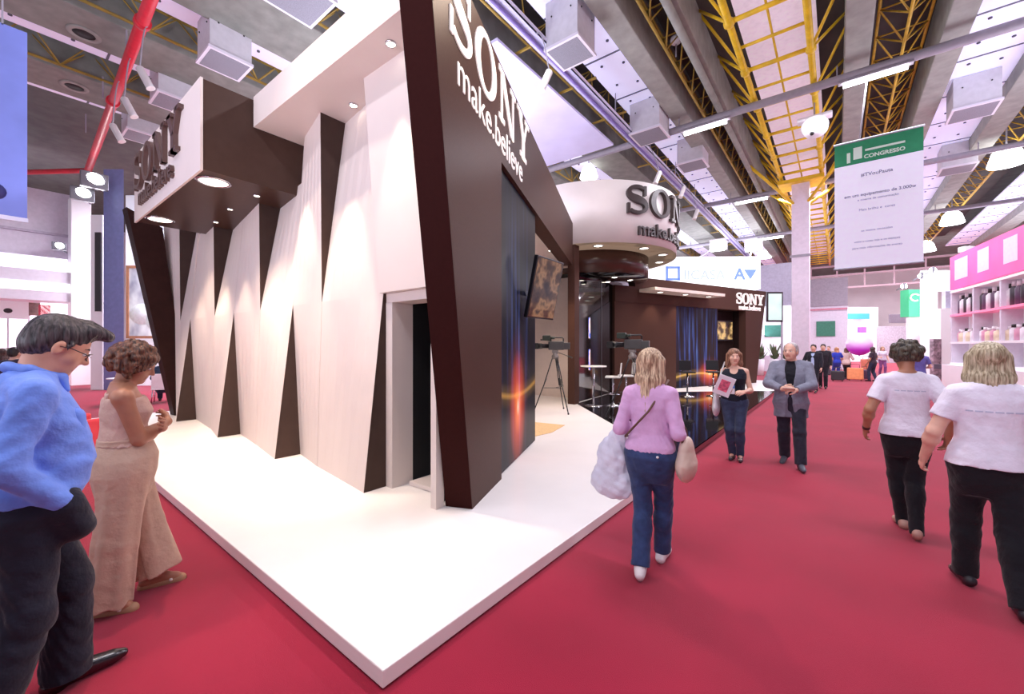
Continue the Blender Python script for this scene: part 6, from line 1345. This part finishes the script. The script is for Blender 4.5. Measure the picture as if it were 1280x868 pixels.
# rows of tube lamps over the aisle (the hall's own lighting), above and behind the camera and down the hall; added fills follow
area('tube_row_and_fill', (-1, -1.5, 8.3), (-1, -1.4, 0), 9, .4, 380)
area('tube_row_and_fill', (-1, 5.5, 8.3), (-1, 5.6, 0), 9, .4, 560)
for y in (13.8, 22.1, 30.4): area('tube_row_and_fill', (1.5, y, 8.36), (1.5, y, 0), 9, .3, 900)
area('tube_row_and_fill', (2, 42, 8.3), (2, 42, 0), 12, .4, 3300); area('tube_row_and_fill', (2, 54, 8.3), (2, 54, 0), 14, .4, 2600); area('tube_row_and_fill', (5, 46, 5.5), (5, 60, 5), 16, 3, 1500); area('tube_row_and_fill', (-20, 6, 8.0), (-20, 6, 0), 10, 2, 2600); area('tube_row_and_fill', (-30, 2, 5.2), (-26, 0, 2), 4, 6, 2400)  # fills added to brighten the far hall, back wall and left pavilion
# unseen fill lights, added behind the camera and above booths to brighten the ceiling
cool = (232, 232, 255)
area('ceiling_fill', (-3, -5.5, 2.6), (-3, -3, 9), 12, 2, 1300, cool); area('ceiling_fill', (-8.5, 7, 4.3), (-8.5, 7.4, 9), 4, 5, 520, cool); area('ceiling_fill', (9, 14, 5.6), (8, 14.4, 9), 4, 12, 1000, cool)
area('ceiling_fill', (-18, 12, 5.0), (-17, 12.4, 9), 8, 8, 900, cool); area('ceiling_fill', (-9, 30, 5.0), (-7, 30, 9), 6, 12, 1400, cool); area('ceiling_fill', (10, 34, 5.0), (8, 34, 9), 6, 12, 1400, cool)
# stand lamps 
for x, y, z, e in ((-11.0, 1.9, 3.82, 130), (-10.0, 2.2, 3.84, 170), (-8.75, 2.28, 3.84, 260), (-7.75, 2.25, 3.84, 260), (-6.75, 2.25, 3.84, 260), (-5.75, 2.34, 4.55, 420), (-4.75, 2.36, 4.55, 420), (-3.5, 2.38, 4.55, 190)):
    spot('wall_washer', (x, y, z), (x+.05, y+.28, 0), e, WARM, 40, .6, .03)
for x, y, e in ((-9.35, 1.95, 260), (-6.65, 1.95, 300)): spot('box_downlight', (x, y, 3.82), (x+.1, y-.25, 0), e, WARM, 105, .7, .15)
spot('floor_spotlight', (-4.2, 1.0, 7.7), (-4.4, 1.9, 0), 900, WARM, 62, .8, .1)
spot('floor_spotlight', (-4.75, 5.6, 7.6), (-2.0, 3.9, 0), 500, WARM, 60, .8, .1)
spot('portal_spotlight', (-1.9, 5.2, 6.9), tuple(P0+DD*.15+Vector((0, 0, 4.05))), 700, WARM, 38, .95, .06)
spot('floor_spotlight', (-3.0, 7.5, 7.6), (-4.1, 7.2, 0), 500, WARM, 62, .8, .1)
spot('drum_spotlight', (-4.2, 7.6, 8.0), (-5.8, 10.2, 5.2), 60, WARM, 50, .8, .1)
for u, v in ((690, 313),): q = on_z(u, v, 3.85); spot('soffit_lamp', tuple(q), (q.x, q.y, 0), 160, WARM, 120, .7, .1)
q = on_z(698, 336, 3.5); spot('soffit_lamp', tuple(q), (q.x, q.y+.4, 0), 160, WARM, 120, .7, .1)
for a in (-58, -22, 8, 38): spot('drum_downlight', (dc.x+2.18*math.cos(math.radians(a)), dc.y+2.18*math.sin(math.radians(a)), dz_-.05), (dc.x+2.2*math.cos(math.radians(a)), dc.y+2.2*math.sin(math.radians(a)), 0), 60, WARM, 90, .7, .08)
for s_ in (3.7, 5.0, 6.3): q = Vector(qt(s_, 3.46, .38)); spot('ledge_lamp', tuple(q), (q.x, q.y, 0), 60, WARM, 100, .7, .08)
spot('far_floor_spotlight', (-2.2, 17.5, 7.5), (-3.5, 16.8, 0), 500, WARM, 60, .8, .1)
spot('sign_spotlight', (-9.0, .6, 7.6), (-8.2, 1.7, 4.4), 120, WARM, 60, .8, .08)
# ---------------------------------------------------------------- camera
cam = bpy.data.cameras.new('camera'); cam.sensor_width = 36; cam.lens = 36*520/1280.; cam.clip_end = 200; cam.clip_start = .05
co = bpy.data.objects.new('camera', cam); C.objects.link(co); co.location = (0, 0, CAMZ); co.rotation_euler = (math.radians(90), 0, math.radians(38))
sc = bpy.context.scene; sc.camera = co
sc.view_settings.view_transform = 'Standard'; sc.view_settings.look = 'None'; sc.view_settings.exposure = 0; sc.view_settings.gamma = 1.07
sc.cycles.use_denoising = True; sc.cycles.max_bounces = 8; sc.cycles.sample_clamp_indirect = 6
